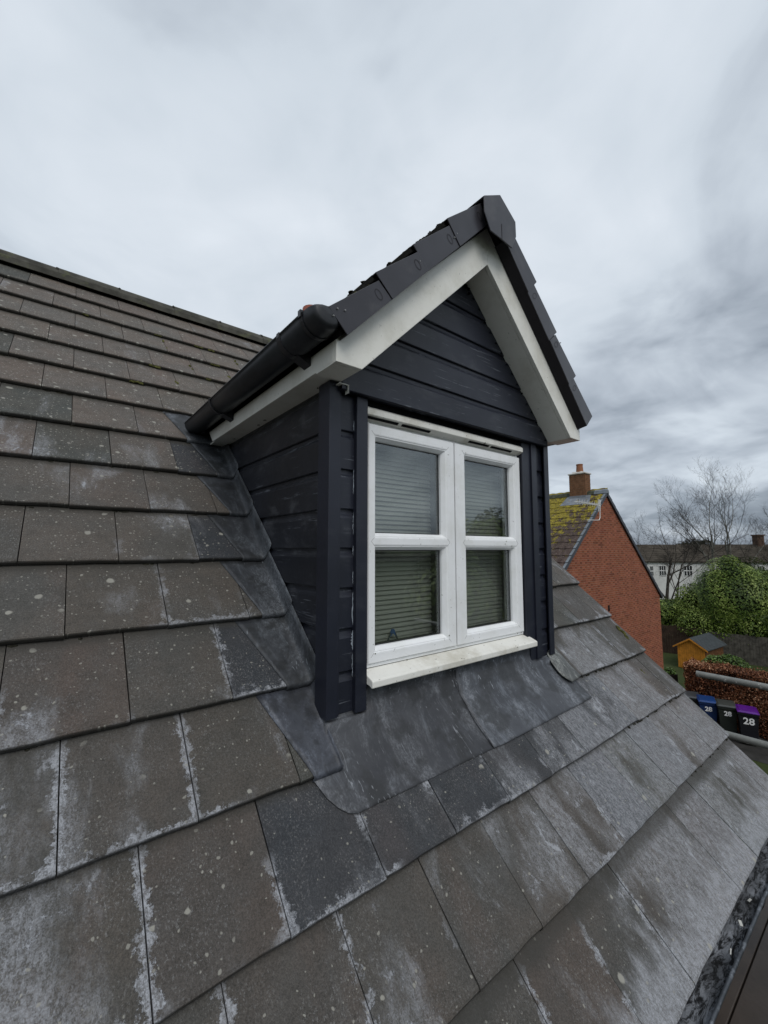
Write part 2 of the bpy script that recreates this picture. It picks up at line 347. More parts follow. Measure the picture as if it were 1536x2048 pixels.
def tile_mesh(name, w_, G, seed, clips=()):
    me = bpy.data.meshes.new(name); v, f = tile_geo(w_, G, seed); me.from_pydata(v, [], f); me.update()
    bm = bmesh.new(); bm.from_mesh(me); bmesh.ops.recalc_face_normals(bm, faces=bm.faces)
    if sum(fc.normal.z for fc in bm.faces) < 0: bmesh.ops.reverse_faces(bm, faces=bm.faces)
    for co, no in clips:
        r = bmesh.ops.bisect_plane(bm, geom=bm.verts[:] + bm.edges[:] + bm.faces[:], plane_co=co, plane_no=no, clear_outer=True, dist=1e-6)
        ed = [g for g in r['geom_cut'] if isinstance(g, bmesh.types.BMEdge)]
        if ed:
            ex = bmesh.ops.extrude_edge_only(bm, edges=ed); nv = [g for g in ex['geom'] if isinstance(g, bmesh.types.BMVert)]
            for q in nv: q.co.z -= 0.02
    ok = len(bm.faces) > 0
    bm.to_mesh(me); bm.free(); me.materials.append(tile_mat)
    return me if ok and len(me.polygons) else None
full = {}
def add_tile(x, k, w_=T, clips=(), col=None, parent=roof, hs=0.0):
    G = S[k + 1] - S[k]
    if not clips and abs(w_ - T) < 1e-6:
        key = (k, random.randrange(3))
        if key not in full: full[key] = tile_mesh('tile', T, G, hash(key) & 0xffff)
        me = full[key]
    else: me = tile_mesh('tile', w_, G, random.randrange(9999), clips)
    if me is None: return None
    o = bpy.data.objects.new('tile', me)
    finish(o, parent, rp(x, S[k] + random.uniform(-.003, .003), hs + random.uniform(0, .0024)), (P_ - R(random.uniform(-.12, .12)), 0, R(random.uniform(-.15, .15))))
    if col is None:
        b = random.choice([1, 1, 1, .96, 1.04, .90]); t = random.choice([(1, 1, 1), (1.02, .99, .98), (.98, 1.0, 1.0), (1.05, .98, .96), (.99, 1, .98)])
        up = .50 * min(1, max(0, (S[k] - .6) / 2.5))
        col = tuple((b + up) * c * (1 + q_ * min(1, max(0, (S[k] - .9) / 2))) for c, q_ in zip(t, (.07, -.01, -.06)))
        if random.random() < .05: col = (.85, .93, .90)
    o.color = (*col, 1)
    return o
SLATE = (.52, .62, .80); SLATE2 = (.62, .70, .86)
X0 = -0.7727
DX0, DX1 = -.30, 1.186           # dormer cheeks
for k in range(16):
    ph = 0.0 if k % 2 else 0.5 * T + (.012 if k else 0.01)
    n = int((XLEFT - X0 - ph) / T)
    x = X0 + ph + n * T
    while x < XV:
        clips = []; w_ = T; skip = False; col = None
        if x + T > XV: clips.append(((XV - x, 0, 0), (1, 0, 0)))
        xc = x + T / 2
        if k == 3:      # the apron runs through this course
            if x > -.44 and x + T < 1.30: skip = True
            elif x < -.42 < x + T: clips.append(((-.415 - x, 0, 0), (1, 0.33, 0)))
            elif x < 1.30 < x + T and x < 1.30: clips.append(((1.285 - x, 0, 0), (-1, 0, 0)))
        elif 4 <= k <= 7:
            if x > DX0 - .02 and x + T < DX1 + .02: skip = True
            elif x < DX0 < x + T: clips.append(((DX0 - x, 0, 0), (1, 0, 0)))
            elif x < DX1 < x + T: clips.append(((DX1 - x, 0, 0), (-1, 0, 0)))
        elif 8 <= k <= 11:
            half = .88 - (S[k] - 2.63) * SP
            if x > DX0 - .02 and x + T < DX1 + .02 and abs(xc - .443) < half - .1: skip = True
            elif x < DX0 < x + T and k <= 9: clips.append(((DX0 - x, 0, 0), (1, 0, 0)))
        if k == 2:
            if -.62 < xc < 1.36: col = random.choice([SLATE, SLATE2])
        if k in (4, 6, 8) and -.62 < x < -.30: col = SLATE
        if k == 1 and (.74 < xc < 1.04): col = (.72, .80, .98)
        if k == 1 and (1.32 < xc < 1.62): col = (1.0, 1.10, 1.28)
        if k == 1 and (1.65 < xc < 1.92): col = (1.02, .92, .85)
        if k == 5 and -1.7 < xc < -1.3: col = (.85, .92, .9)
        if k == 9 and -1.4 < xc < -1.0: col = (.85, .96, .94)
        if not skip: add_tile(x, k, T, clips, col)
        x += T
# ridge tiles (angular half round) and their mortar bed
ry, rz = 5.055 * CP, 5.055 * SP - .045
ridge_mat = plain('ridge_tile_concrete', (0.062, 0.060, 0.050), 0.9, 0.25, 0.4, 8, 0.6, 160, ((0.10, 0.105, 0.06), 9, .55, .66, .7))
def ridge_piece(x0, x1, r0, r1, nm, mat, parent):
    mb = MB(); n = 8; vs_ = []; fs = []
    for x_, rr in ((x0, r0), (x1, r1)):
        for q in (rr, rr - .018):
            for i in range(n + 1):
                a = R(180 - 18 + (216 / n) * 0) if False else math.pi * (-.04 + 1.08 * i / n)
                vs_.append((x_, ry - q * math.cos(a), rz + q * math.sin(a)))
    m_ = n + 1
    for i in range(n):
        fs += [(i, i + 1, 2 * m_ + i + 1, 2 * m_ + i), (m_ + i, m_ + i + 1, 3 * m_ + i + 1, 3 * m_ + i), (i, i + 1, m_ + i + 1, m_ + i), (2 * m_ + i, 2 * m_ + i + 1, 3 * m_ + i + 1, 3 * m_ + i)]
    fs += [(0, m_, 3 * m_, 2 * m_), (n, m_ + n, 3 * m_ + n, 2 * m_ + n)]
    return mb.add(vs_, fs).build(nm, mat, parent, smooth=False)
x = XLEFT; i = 0
while x < XV - .02:
    j = random.uniform(-.004, .004)
    ridge_piece(x, min(x + .4495, XV),   .119 + j, .117 + j, 'ridge_tile', ridge_mat, roof); x += .45
mb = MB(); x = XLEFT + .45
while x < XV - .1:
    mb.tube([(x - .012, ry - .10, rz + .078), (x + .0, ry - .02, rz + .118), (x + .012, ry + .08, rz + .10)], [.008, .009, .007], 6); x += .45
mb.build('mortar_joint', plain('mortar', (.10, .10, .085), .95, .1, .4, 30, 1.0, 120), roof, kind='stuff')
MB().prism([rp(XLEFT, 5.06, -.05), rp(XV - .01, 5.06, -.05), Vector((XV - .01, 7.2, 3.5 - 2.15 * .97 + 0)), Vector((XLEFT, 7.2, 3.5 - 2.15 * .97))], (0, 0, -.05)).build('rear_slope', ridge_mat, house)
# undercloak strip at the verge
for k in range(16):
    mb = MB(); a, b = S[k], S[k + 1]
    mb.prism([rp(XV - .06, a + .004, -.012), rp(XV + .017, a + .004, -.012), rp(XV + .017, b, -.034), rp(XV - .06, b, -.034)], Vector((0, -SP, CP)) * .007)
    mb.build('undercloak_strip', plain('undercloak', (.085, .092, .105), .8, .3, .3, 12) if k == 0 else bpy.data.materials['undercloak'], roof, bevel=.001)
mb = MB(); mb.prism([rp(XV - .045, -.40, -.06), rp(XV + .006, -.40, -.06), rp(XV + .006, 5.05, -.06), rp(XV - .045, 5.05, -.06)], Vector((0, SP, -CP)) * .04)
mb.build('verge_mortar', bpy.data.materials['mortar'], roof)
MB().prism([rp(XV + .012, -.42, -.035), rp(XV + .044, -.42, -.035), rp(XV + .044, .02, -.035), rp(XV + .012, .02, -.035)], Vector((0, SP, -CP)) * .14).build('verge_board', plain('verge_board_paint', (.13, .145, .165), .55, .4, .2), house, bevel=.004)

# moss tufts in joints and on noses
def blob(mb, c, rx, ry_, rz_, seed):
    r = random.Random(seed); n = 7; rings = 4; vs_ = [Vector(c) + Vector((0, 0, rz_))]; fs = []
    for i in range(1, rings):
        a = math.pi * .5 * i / (rings - 1)
        for j in range(n):
            b = 2 * math.pi * j / n; q = r.uniform(.7, 1.25)
            vs_.append(Vector(c) + Vector((math.cos(b) * math.sin(a) * rx * q, math.sin(b) * math.sin(a) * ry_ * q, math.cos(a) * rz_ * r.uniform(.75, 1.2))))
    for j in range(n): fs.append((0, 1 + j, 1 + (j + 1) % n))
    for i in range(rings - 2):
        for j in range(n): fs.append((1 + i * n + j, 1 + (i + 1) * n + j, 1 + (i + 1) * n + (j + 1) % n, 1 + i * n + (j + 1) % n))
    return mb.add(vs_, fs)
mb = MB(); mk = MB()
def on_roof_blob(m_, x, s, sx, sy, h, seed, h0=.02):
    t = MB(); blob(t, (0, 0, 0), sx, sy, h, seed); vs_ = [rp(x + v[0], s + v[1], h0 + v[2]) for v in t.v]; m_.add(vs_, t.f)
rr = random.Random(3)
for (jx, k) in [(-.0, 12), (.3, 12), (-.31, 12), (0.0, 10), (.28, 10), (-.6, 11), (.9, 10), (.0, 13), (-.6, 13), (.35, 11)]:
    ph = 0 if k % 2 else .5 * T; n0 = round((jx - X0 - ph) / T); x = X0 + ph + n0 * T
    for q in range(3): on_roof_blob(mb, x + rr.uniform(-.006, .006), S[k] + rr.uniform(.01, .26), .010, .018, .010, rr.randrange(999), .014)
for q in range(12):
    k = rr.choice([12, 13, 14, 11]); x0 = rr.uniform(-1.3, .5)
    for z in range(rr.randint(2, 5)): on_roof_blob(mb, x0 + z * .018, S[k] - .004 + rr.uniform(-.004, .006), .015, .012, .010, rr.randrange(999), .012)
for q in range(420):
    k = rr.randint(4, 15) if q % 2 else rr.randint(9, 15); x0 = rr.uniform(-1.9, 2.2)
    if k < 9 and -.3 < x0 < 1.2: continue
    on_roof_blob(mk, x0, S[k] - .006, rr.uniform(.006, .022), .006, .006, rr.randrange(999), -.001)
for q in range(70):
    k = rr.choice([1, 2, 3, 3, 2]); x0 = rr.uniform(1.35, 2.26)
    on_roof_blob(mk, x0, S[k] - .004, rr.uniform(.005, .014), .008, .007, rr.randrange(999), .0)
for (x, s) in [(2.02, .53), (2.022, .51), (2.025, .49), (2.027, .47), (2.03, .455)]: on_roof_blob(mb, x, s, .009, .014, .007, rr.randrange(999), .006)
for (x, s) in [(2.22, .84), (2.23, .80), (2.21, .76)]: on_roof_blob(mb, x, s, .016, .03, .012, rr.randrange(999), .014)
mb.build('moss', moss_mat, roof, kind='stuff'); mk.build('grime', dark_moss, roof, kind='stuff')

# ------------------------------------------------------------ lead work round the dormer
# soakers on the left, one per course
for k, xt, xb in [(3, -.526, -.424), (4, -.527, -.414), (5, -.520, -.416), (6, -.517, -.420), (7, -.514, -.408), (8, -.497, -.403), (9, -.613, -.516)]:
    G = S[k + 1] - S[k]; rows = []; n = 12
    vlist = [(.004, -.004), (-.006, .001), (-.0075, .012), (-.004, .0245), (.004, .0285)] + [(G * q / n, None) for q in range(1, n + 1)]
    for v, h in vlist:
        row = []; t = max(0, min(1, v / G)); xl = xb + (xt - xb) * t
        hh = (THK * (1 - v / G) + .0048) if h is None else h
        up_ = .075
        for q in range(9):
            x = xl + (DX0 - .022 - xl) * q / 8
            wv = .0016 * math.sin(q * 2.1 + v * 31 + k) * (1 if 0 < q < 8 else .2)
            row.append(rp(x, S[k] + v, hh + (wv if h is None else 0)))
        f_ = 1.0
        if k == 3: f_ = max(0.0, min(1.0, (S[k] + v - .84) / .04))
        for (dx, dh) in [(-.014, .006), (-.008, .022), (-.005, .045), (-.003, up_ + .010 * math.sin(k * 2.3))]:
            xx = DX0 + dx if k != 3 or f_ >= 1 else DX0 - .022 + (dx + .022) * f_ + (1 - f_) * .006 * (dh / .08)
            row.append(rp(xx, S[k] + v + dh * .1 * f_, hh + dh * (f_ + (1 - f_) * .10)))
        rows.append(row)
    o = grid_mesh('lead_soaker', rows, lead_mat, house, True, .0022)
    q = random.uniform(.85, 1.1); q *= .66; o.color = (q * .94, q * .99, q * (1.12 if k == 3 else 1.04), 1)
# curved lead piece at the right foot and soakers up the right cheek
for k in range(3, 9):
    G = S[k + 1] - S[k]; rows = []
    for i in range(11):
        v = (G * i / 10) if k > 3 else .236 + (G - .236) * i / 10; row = []
        xr = 1.31 if k == 3 else 1.33
        for (dx, dh) in [(.004, .085), (.010, .04), (.022, .015), (.04, .004)]:
            xx = DX1 + dx; row.append(rp(xx, S[k] + v, THK * (1 - v / G) + .004 + dh))
        for q in range(1, 5): row.append(rp(DX1 + .04 + (xr - DX1 - .04) * q / 4, S[k] + v, THK * (1 - v / G) + .0046))
        rows.append(row)
    o = grid_mesh('lead_soaker', rows, lead_mat, house, True, .0022); o.color = (1.0, 1.02, 1.05, 1)
EDGE = [(1.160, .800), (1.137, .745), (1.140, .700), (1.150, .662), (1.172, .632), (1.197, .612)]
rows = []
for i in range(16):
    t = i / 15; q = t * 5; a = min(int(q), 4); f = q - a
    ex = EDGE[a][0] + (EDGE[a + 1][0] - EDGE[a][0]) * f; es = EDGE[a][1] + (EDGE[a + 1][1] - EDGE[a][1]) * f
    rx, rs = 1.300, .86 - .235 * t; row = []
    for j_ in range(9):
        u = j_ / 8; x = ex + (rx - ex) * u; s_ = es + (rs - es) * u
        hl = .026 + .010 * (1 - t); hr = THK * (1 - max(0, s_ - S[3]) / .32) + .007
        row.append(rp(x, s_, hl + (hr - hl) * (u ** .8) + .012 * math.sin(math.pi * u) * (1 - t) + .0015 * math.sin(9 * t + 5 * u)))
    rows.append(row)
o = grid_mesh('lead_corner_piece', rows, lead_mat, house, True, .0025); o.color = (1.75, 1.75, 1.55, 1)
# front apron in two overlapping sheets
YW = .552
def apron(xa, xb, lift, nm, leftend):
    n = 34; rows = []
    for i in range(n + 1):
        x = xa + (xb - xa) * i / n
        sb = .490 if x < .4 else .487 + (x - .4) * .022
        if leftend and x < -.324:
            t = (x + .423) / .099; sb = .634 - .141 * math.sin(t * math.pi / 2) ** .75 if t > 0 else .634
        row = []; sw = .745
        stop = x < -.335 or x > 1.225
        m_ = 16
        for j in range(m_ + 1):
            s_ = sb + (sw - sb) * j / m_
            if stop: s_ = sb + (min(sw, .70) - sb) * j / m_
            base = THK * max(0, 1 - (s_ - S[2]) / (S[3] - S[2])) + .004 + max(0, s_ - .6) * .06
            wv = .0022 * math.sin(x * 13 + s_ * 21) * math.sin(math.pi * j / m_) + .0012 * math.sin(x * 41 + 3) * (j / m_)
            row.append(rp(x, s_, base + lift + wv + (.0015 if j == 0 else 0)))
        yb, zb = row[-1].y, row[-1].z
        for (y_, z_) in [(.530, .562), (.543, .580), (YW - .003, .605), (YW - .002, .635), (YW, .668), (YW, .700)]:
            row.append(Vector((x, y_ - lift + .0015 * math.sin(x * 29 + z_ * 50), z_ if -.14 < x < .985 else .562 + (z_ - .562) * .10)) if not stop else Vector((x, yb + .004, zb + .001)))
        rows.append(row)
    return grid_mesh(nm, rows, lead_mat, house, True, .0025)
a1 = apron(-.423, .44, .0, 'lead_apron', True); a1.color = (.80, .80, .82, 1)
a2 = apron(.372, 1.268, .0045, 'lead_apron', False); a2.color = (1.05, 1.08, 1.13, 1)
mb = MB()
mb.tube([rp(.372, .486, .022), rp(.373, .56, .022), rp(.366, .64, .020), rp(.360, .70, .020), Vector((.356, .535, .575)), Vector((.352, .546, .655))], .0012, 5)
o = mb.build('lead_seam', lead_mat, house, smooth=True); o.color = (.45, .45, .47, 1)

# ------------------------------------------------------------ eaves gutter of the house
upvc_black = plain('black_plastic', (0.014, 0.015, 0.018), 0.38, 0.5, 0.25, 20, dirt=((.05, .05, .05), 8, .55, .75, .5))
gut_mat = plain('weathered_gutter', (0.055, 0.062, 0.072), 0.5, 0.4, 0.35, 14, dirt=((.23, .25, .28), 26, .5, .62, .6))
def half_gutter(name, axis, c0, c1, r, mat, parent, a0=math.pi, a1=2 * math.pi, lip=True):
    """axis 'x' or 'y': half round channel between points"""
    n = 14; rows = []
    for c in (c0, c1):
        row = []
        pts = []
        for i in range(n + 1):
            a = a0 + (a1 - a0) * i / n; pts.append((r * math.cos(a), r * math.sin(a)))
        if lip:
            pts = [(pts[0][0] + .006, pts[0][1] - .001), (pts[0][0] + .004, pts[0][1] + .004), (pts[0][0] - .002, pts[0][1] + .005), (pts[0][0] - .004, pts[0][1])] + pts
        for p, q in pts: row.append(Vector(c) + (Vector((0, p, q)) if axis == 'x' else Vector((p, 0, q))))
        rows.append(row)
    return grid_mesh(name, rows, mat, parent, True, .0028)
gc = (-.262, -.285)
g = half_gutter('gutter', 'x', (XLEFT, *gc), (XV + .02, *gc), .056, gut_mat, house)
for x in np.arange(-.35, 2.2, .82):
    mb = MB(); pts = [(x, gc[0] + .0605 * math.cos(a), gc[1] + .0605 * math.sin(a)) for a in np.linspace(math.pi, 2 * math.pi, 12)]
    for i in range(11):
        a, b = Vector(pts[i]), Vector(pts[i + 1]); mb.prism([a, b, b + Vector((.03, 0, 0)), a + Vector((.03, 0, 0))], (0, 0, -.003))
    mb.build('bracket', upvc_black, g)
# sludge lying in the gutter
m = M('gutter_sludge', .9, .2); p = m.pos()
st = m.noise(m.map(p, (.45, 1.6, 1)), 30, 6, .75, .6)
c = m.mix(m.smooth(st, .42, .58), (.018, .019, .021), (.30, .32, .355))
c = m.mix(m.smooth(m.noise(p, 4.5, 4, .6), .40, .62), m.mix(.65, c, (.02, .021, .022)), c); m.color(c); m.bump(m.noise(p, 90, 5, .7), 1.0, .008)
rows = []
for i in range(181):
    x = -.6 + 2.85 * i / 180; row = []
    lev = -.034 + .014 * math.sin(x * 5.1) + .008 * math.sin(x * 17 + 1)
    for j in range(9):
        y = gc[0] - .050 + .100 * j / 8; z = gc[1] + lev + random.uniform(-.003, .004) + .010 * (1 - j / 8)
        z = max(z, gc[1] - math.sqrt(max(0, .0545 ** 2 - (y - gc[0]) ** 2)))
        row.append((x, y, z))
    rows.append(row)
grid_mesh('sludge', rows, m.m, g, True, kind='stuff')
chip_mat = plain('white_plastic_chip', (.50, .50, .47), .5, .4, .05)
for (x, y, dx, dy, an, lab) in [(1.10, -.283, .010, .005, .5, 'larger white plastic offcut lying on the pale sludge in the gutter'), (1.27, -.279, .007, .004, -.4, 'small white plastic chip, the one farthest along the gutter'), (.92, -.290, .011, .002, .15, 'thin curved white sliver lying across the nearer gutter sludge')]:
    mb = MB(); mb.obox((x, y, gc[1] - .008), (dx * math.cos(an), dx * math.sin(an), .003), (-dy * math.sin(an), dy * math.cos(an), 0), (0, 0, .001))
    tag(mb.build('plastic_chip', chip_mat), lab, 'offcut', 'plastic chips in the gutter')

# house body below the eaves
wall_brown = plain('house_brick_shade', (.11, .065, .045), .9, .2, .25, 5)
MB().box(XLEFT, 2.2, .13, 7, GZ, -.30).build('wall', wall_brown, house)
MB().prism([(2.19, .13, -.30), (2.19, .13, GZ), (2.19, 7, GZ), (2.19, 7, 1.4), (2.19, 3.6, 3.35)], (.03, 0, 0)).build('gable_wall', wall_brown, house)
MB().box(XLEFT, 2.25, -.20, -.18, -.42, -.27).build('fascia_board', plain('grey_fascia', (.10, .105, .11), .5, .4, .2), house)
MB().box(XLEFT, 2.25, -.18, .13, -.425, -.405).build('soffit_board', bpy.data.materials['grey_fascia'], house)

# ============================================================ DORMER
dormer = thing('dormer', 'dark navy clad gabled dormer with white bargeboards and window on the grey tiled roof', 'dormer', (.443, 1.2, .9))
def clad_mat(name, base, lift, along=1.0):
    m = M(name, .42, .45); p = m.pos()
    gr = m.noise(m.map(p, (1, 1, 9)), 22, 5, .65); c = m.mix(m.smooth(m.noise(p, 3, 4, .5), .3, .7), tuple(b * .85 for b in base), tuple(b * 1.2 for b in base))
    dust = m.math('MULTIPLY', m.smooth(m.noise(m.map(p, (1, 1, 2.2)), 5, 6, .7, .4), .52, .74), lift); c = m.mix(dust, c, (.095, .10, .11))
    # scuffs: thin pale scrapes running with the boards and a few downward runs
    s1 = m.math('MULTIPLY', m.smooth(m.noise(m.map(p, (.7, .7, 26), (1, 4, 2)), 3.2, 3, .8), .60, .66), m.smooth(m.noise(p, 9, 5, .8), .46, .56)); s1 = m.math('MULTIPLY', s1, along)
    s2 = m.math('MULTIPLY', m.smooth(m.noise(m.map(p, (26, 26, 1.6), (5, 2, 8)), 2.2, 4, .8), .71, .75), m.smooth(m.noise(m.map(p, (1, 1, 1), (9, 1, 3)), 4.2, 5, .7), .56, .62))
    c = m.mix(m.math('MULTIPLY', m.math('MAXIMUM', s1, s2), .42), c, (.22, .24, .27))
    m.color(c); m.bump(gr, .22, .0012)
    m.setin(m.b.inputs['Roughness'], m.math('ADD', .27, m.math('MULTIPLY', m.noise(p, 14, 4, .6), .25)))
    return m.m
clad = clad_mat('navy_cladding', (.0122, .0143, .0232), .22)
clad_side = clad_mat('navy_cladding_cheek', (.0115, .0130, .0185), .50)
trim_m = clad_mat('navy_trim', (.0118, .0138, .0232), .12, 0.0)
def white_mat(name, base, dirtcol, amt, rough=.32):
    m = M(name, rough, .45); p = m.pos()
    c = m.mix(m.math('MULTIPLY', m.smooth(m.noise(p, 5, 6, .7), .42, .72), amt), base, dirtcol)
    c = m.mix(m.math('MULTIPLY', m.smooth(m.noise(p, 55, 3, .6), .68, .72), amt * 1.3), c, tuple(x * .35 for x in dirtcol))
    m.color(c); m.bump(m.noise(p, 12, 3, .5), .05, .002); return m.m
white_barge = white_mat('off_white_upvc', (.78, .77, .71), (.52, .50, .42), .5)
white_win = white_mat('white_upvc', (.82, .83, .84), (.56, .56, .50), .35, .25)
cream_sill = white_mat('dirty_sill_upvc', (.76, .75, .70), (.46, .43, .35), .75, .4)
black_in = plain('black_gap', (.008, .008, .009), .9, .1)

# shiplap boards
ZL = [.575, .726, .884, 1.037, 1.189, 1.341, 1.497, 1.652, 1.83]
def shiplap(z0, z1, mapf, u0, u1):
    """profile (depth, z); depth>0 proud. mapf(u, depth, z)"""
    pr = [(-.018, z0), (-.003, z0 - .001), (0, z0 + .0025), (0, z1 - .036), (-.003, z1 - .028), (-.0085, z1 - .020), (-.0105, z1 - .012), (-.0105, z1 + .004), (-.018, z1 + .004)]
    mb = MB(); n = len(pr); us = np.linspace(u0, u1, 3); vs_ = [mapf(u, d, z) for u in us for d, z in pr]; fs = []
    for i in range(2): fs += [(i * n + j, i * n + (j + 1) % n, (i + 1) * n + (j + 1) % n, (i + 1) * n + j) for j in range(n)]
    fs += [tuple(range(n))[::-1], tuple(range(2 * n, 3 * n))]
    return mb.add(vs_, fs)
for i in range(len(ZL) - 1):
    z0, z1 = ZL[i], ZL[i + 1]; ye = z1 / .971 + .25
    shiplap(z0, z1, lambda u, d, z: (DX0 - d, u, z), .556, ye).build('cladding_board', clad_side, dormer)
    shiplap(z0, z1, lambda u, d, z: (DX1 + d, u, z), .556, ye).build('cladding_board', clad_side, dormer)
    shiplap(z0, z1, lambda u, d, z: (u, .552 - d, z), -.290, -.190).build('cladding_board', clad, dormer)
    shiplap(z0, z1, lambda u, d, z: (u, .552 - d, z), 1.076, 1.176).build('cladding_board', clad, dormer)
# backing walls of the dormer
MB().box(-.28, -.26, .575, 2.8, .40, 1.83).build('wall', black_in, dormer)
MB().box(1.145, 1.165, .575, 2.8, .40, 1.83).build('wall', black_in, dormer)
MB().box(-.285, -.150, .572, .60, .45, 1.83).build('wall', black_in, dormer)
MB().box(.957, 1.17, .572, .60, .45, 1.83).build('wall', black_in, dormer)
MB().box(-.25, 1.14, .575, .63, .42, .70).build('wall', black_in, dormer)
MB().box(-.28, 1.166, .556, .66, 1.768, 1.83).build('wall', black_in, dormer)
# corner trims (angles) and flat trims
def angle(xo, sgn, zb, zt, nm='corner_trim'):
    a = [(xo, .528), (xo + sgn * .047, .528), (xo + sgn * .047, .536), (xo + sgn * .008, .536), (xo + sgn * .008, .612), (xo, .612)]
    return MB().prism([(x, y, zb) for x, y in a], (0, 0, zt - zb)).build(nm, trim_m, dormer, bevel=.0016, seg=2)
angle(-.326, 1, .577, 1.829); angle(1.212, -1, .577, 1.829)
MB().box(-.281, -.272, .531, .553, .578, 1.829).build('trim_return', trim_m, dormer)
MB().box(-.198, -.146, .530, .560, .573, 1.829).build('window_trim', trim_m, dormer, bevel=.0015)
MB().box(-.149, -.1455, .5305, .585, .66, 1.79).build('reveal_strip', trim_m, dormer)
MB().box(1.034, 1.084, .530, .560, .575, 1.829).build('window_trim', trim_m, dormer, bevel=.0015)
MB().box(.953, 1.0335, .540, .575, .665, 1.80).build('reveal_board', trim_m, dormer, bevel=.0015)
MB().box(.980, 1.0335, .5385, .570, .575, .6645).build('reveal_board', trim_m, dormer)
# boards in the gable
ZG = [1.797, 1.932, 2.085, 2.236, 2.386, 2.54]
HW = .735
def under(z): return
gclip = [((.443 - HW - .012, 0, 1.82), Vector((-.986, 0, 1)).normalized()), ((.443 + HW + .012, 0, 1.82), Vector((.986, 0, 1)).normalized())]
for i in range(5):
    shiplap(ZG[i], ZG[i + 1], lambda u, d, z: (u, .505 - d, z), -.285, 1.171).build('gable_board', clad, dormer, clip=gclip)
MB().box(-.285, 1.171, .512, .548, 1.80, 1.82).build('gable_packer', clad, dormer)
MB().prism([(-.25, .524, 1.82), (1.136, .524, 1.82), (.443, .524, 2.49)], (0, .03, 0)).build('gable_backing', black_in, dormer)
# bargeboards, soffits, fascias
c_ = .443
MB().prism([(-.40, .365, 1.822), (c_ - HW, .365, 1.822), (c_, .365, 2.546), (c_, .365, 2.735), (-.40, .365, 1.905)], (0, .020, 0)).build('bargeboard', white_barge, dormer, bevel=.002, seg=2)
MB().prism([(1.286, .365, 1.822), (c_ + HW, .365, 1.822), (c_ + .0006, .365, 2.5455), (c_ + .0006, .365, 2.735), (1.286, .365, 1.905)], (0, .020, 0)).build('bargeboard', white_barge, dormer, bevel=.002, seg=2)
def strip(a, b, th, y0, y1):
    a, b = Vector(a), Vector(b); d = (b - a).normalized(); n = Vector((-d.z, 0, d.x)); n = n if n.z > 0 else -n
    return MB().prism([Vector((a.x, y0, a.z)), Vector((b.x, y0, b.z)), Vector((b.x, y0, b.z)) + n * th, Vector((a.x, y0, a.z)) + n * th], (0, y1 - y0, 0))
strip((c_ - HW, 0, 1.8225), (c_, 0, 2.5465), .010, .386, .512).build('bargeboard_soffit', white_barge, dormer)
strip((c_ + HW, 0, 1.8225), (c_ + .001, 0, 2.5465), .010, .386, .512).build('bargeboard_soffit', white_barge, dormer)
for s_ in (1, -1):
    fx = c_ - s_ * .843; ix = c_ - s_ * HW
    a, b = sorted((fx, ix)); MB().box(a + .001, b - .001, .386, .505, 1.8225, 1.832).build('box_end', white_barge, dormer)
    fb = MB().prism([(fx, .386, 1.828), (fx, 1.755, 1.828), (fx, 1.88, 1.945), (fx, .386, 1.945)], (s_ * .016, 0, 0)).build('fascia', white_barge, dormer, bevel=.0012)
    cx = c_ - s_ * .743
    a, b = sorted((fx + s_ * .017, cx + s_ * .03)); MB().box(a, b, .506, 1.86, 1.832, 1.840).build('soffit', white_barge, dormer)
# dried sealant smears along the trim edges
smear_m = plain('sealant_smear', (.30, .34, .39), .6, .3, .35, 40)
def smear(P0, udir, z0, z1, w_, seed, nrm):
    r = random.Random(seed); n = 14; L_ = []; Rr = []
    for i in range(n + 1):
        t = i / n; e_ = math.sin(math.pi * t) ** .6; z = z0 + (z1 - z0) * t; a = r.uniform(-.0015, .001); b = w_ * e_ * r.uniform(.25, 1.0)
        L_.append(Vector((P0[0], P0[1], z)) + Vector(udir) * a + Vector(nrm) * .0009); Rr.append(Vector((P0[0], P0[1], z)) + Vector(udir) * (a + b) + Vector(nrm) * .0009)
    mb = MB(); mb.add(L_ + Rr, [(i, i + 1, n + 1 + i + 1, n + 1 + i) for i in range(n)]); return mb.build('sealant_smear', smear_m, dormer, solid=.0006)
for (z0, z1, w_) in [(.80, .875, .010), (.895, 1.02, .006), (1.05, 1.10, .003), (1.16, 1.20, .003), (1.24, 1.33, .0035), (1.40, 1.50, .004), (1.655, 1.70, .006), (1.28, 1.31, .004), (.70, .79, .004)]:
    smear((-.199, .552, 0), (-1, 0, 0), z0, z1, w_, int(z0 * 1000), (0, -1, 0))
for (z0, z1, w_) in [(.70, .80, .012), (.81, .90, .006), (1.07, 1.19, .007), (1.22, 1.30, .003), (1.55, 1.63, .004)]:
    smear((-.300, .617, 0), (0, 1, 0), z0, z1, w_, int(z0 * 1777), (-1, 0, 0))
for (z0, z1, w_) in [(.90, .98, .005), (1.20, 1.26, .004), (1.05, 1.09, .004)]:
    smear((1.086, .552, 0), (1, 0, 0), z0, z1, w_, int(z0 * 1377), (0, -1, 0))
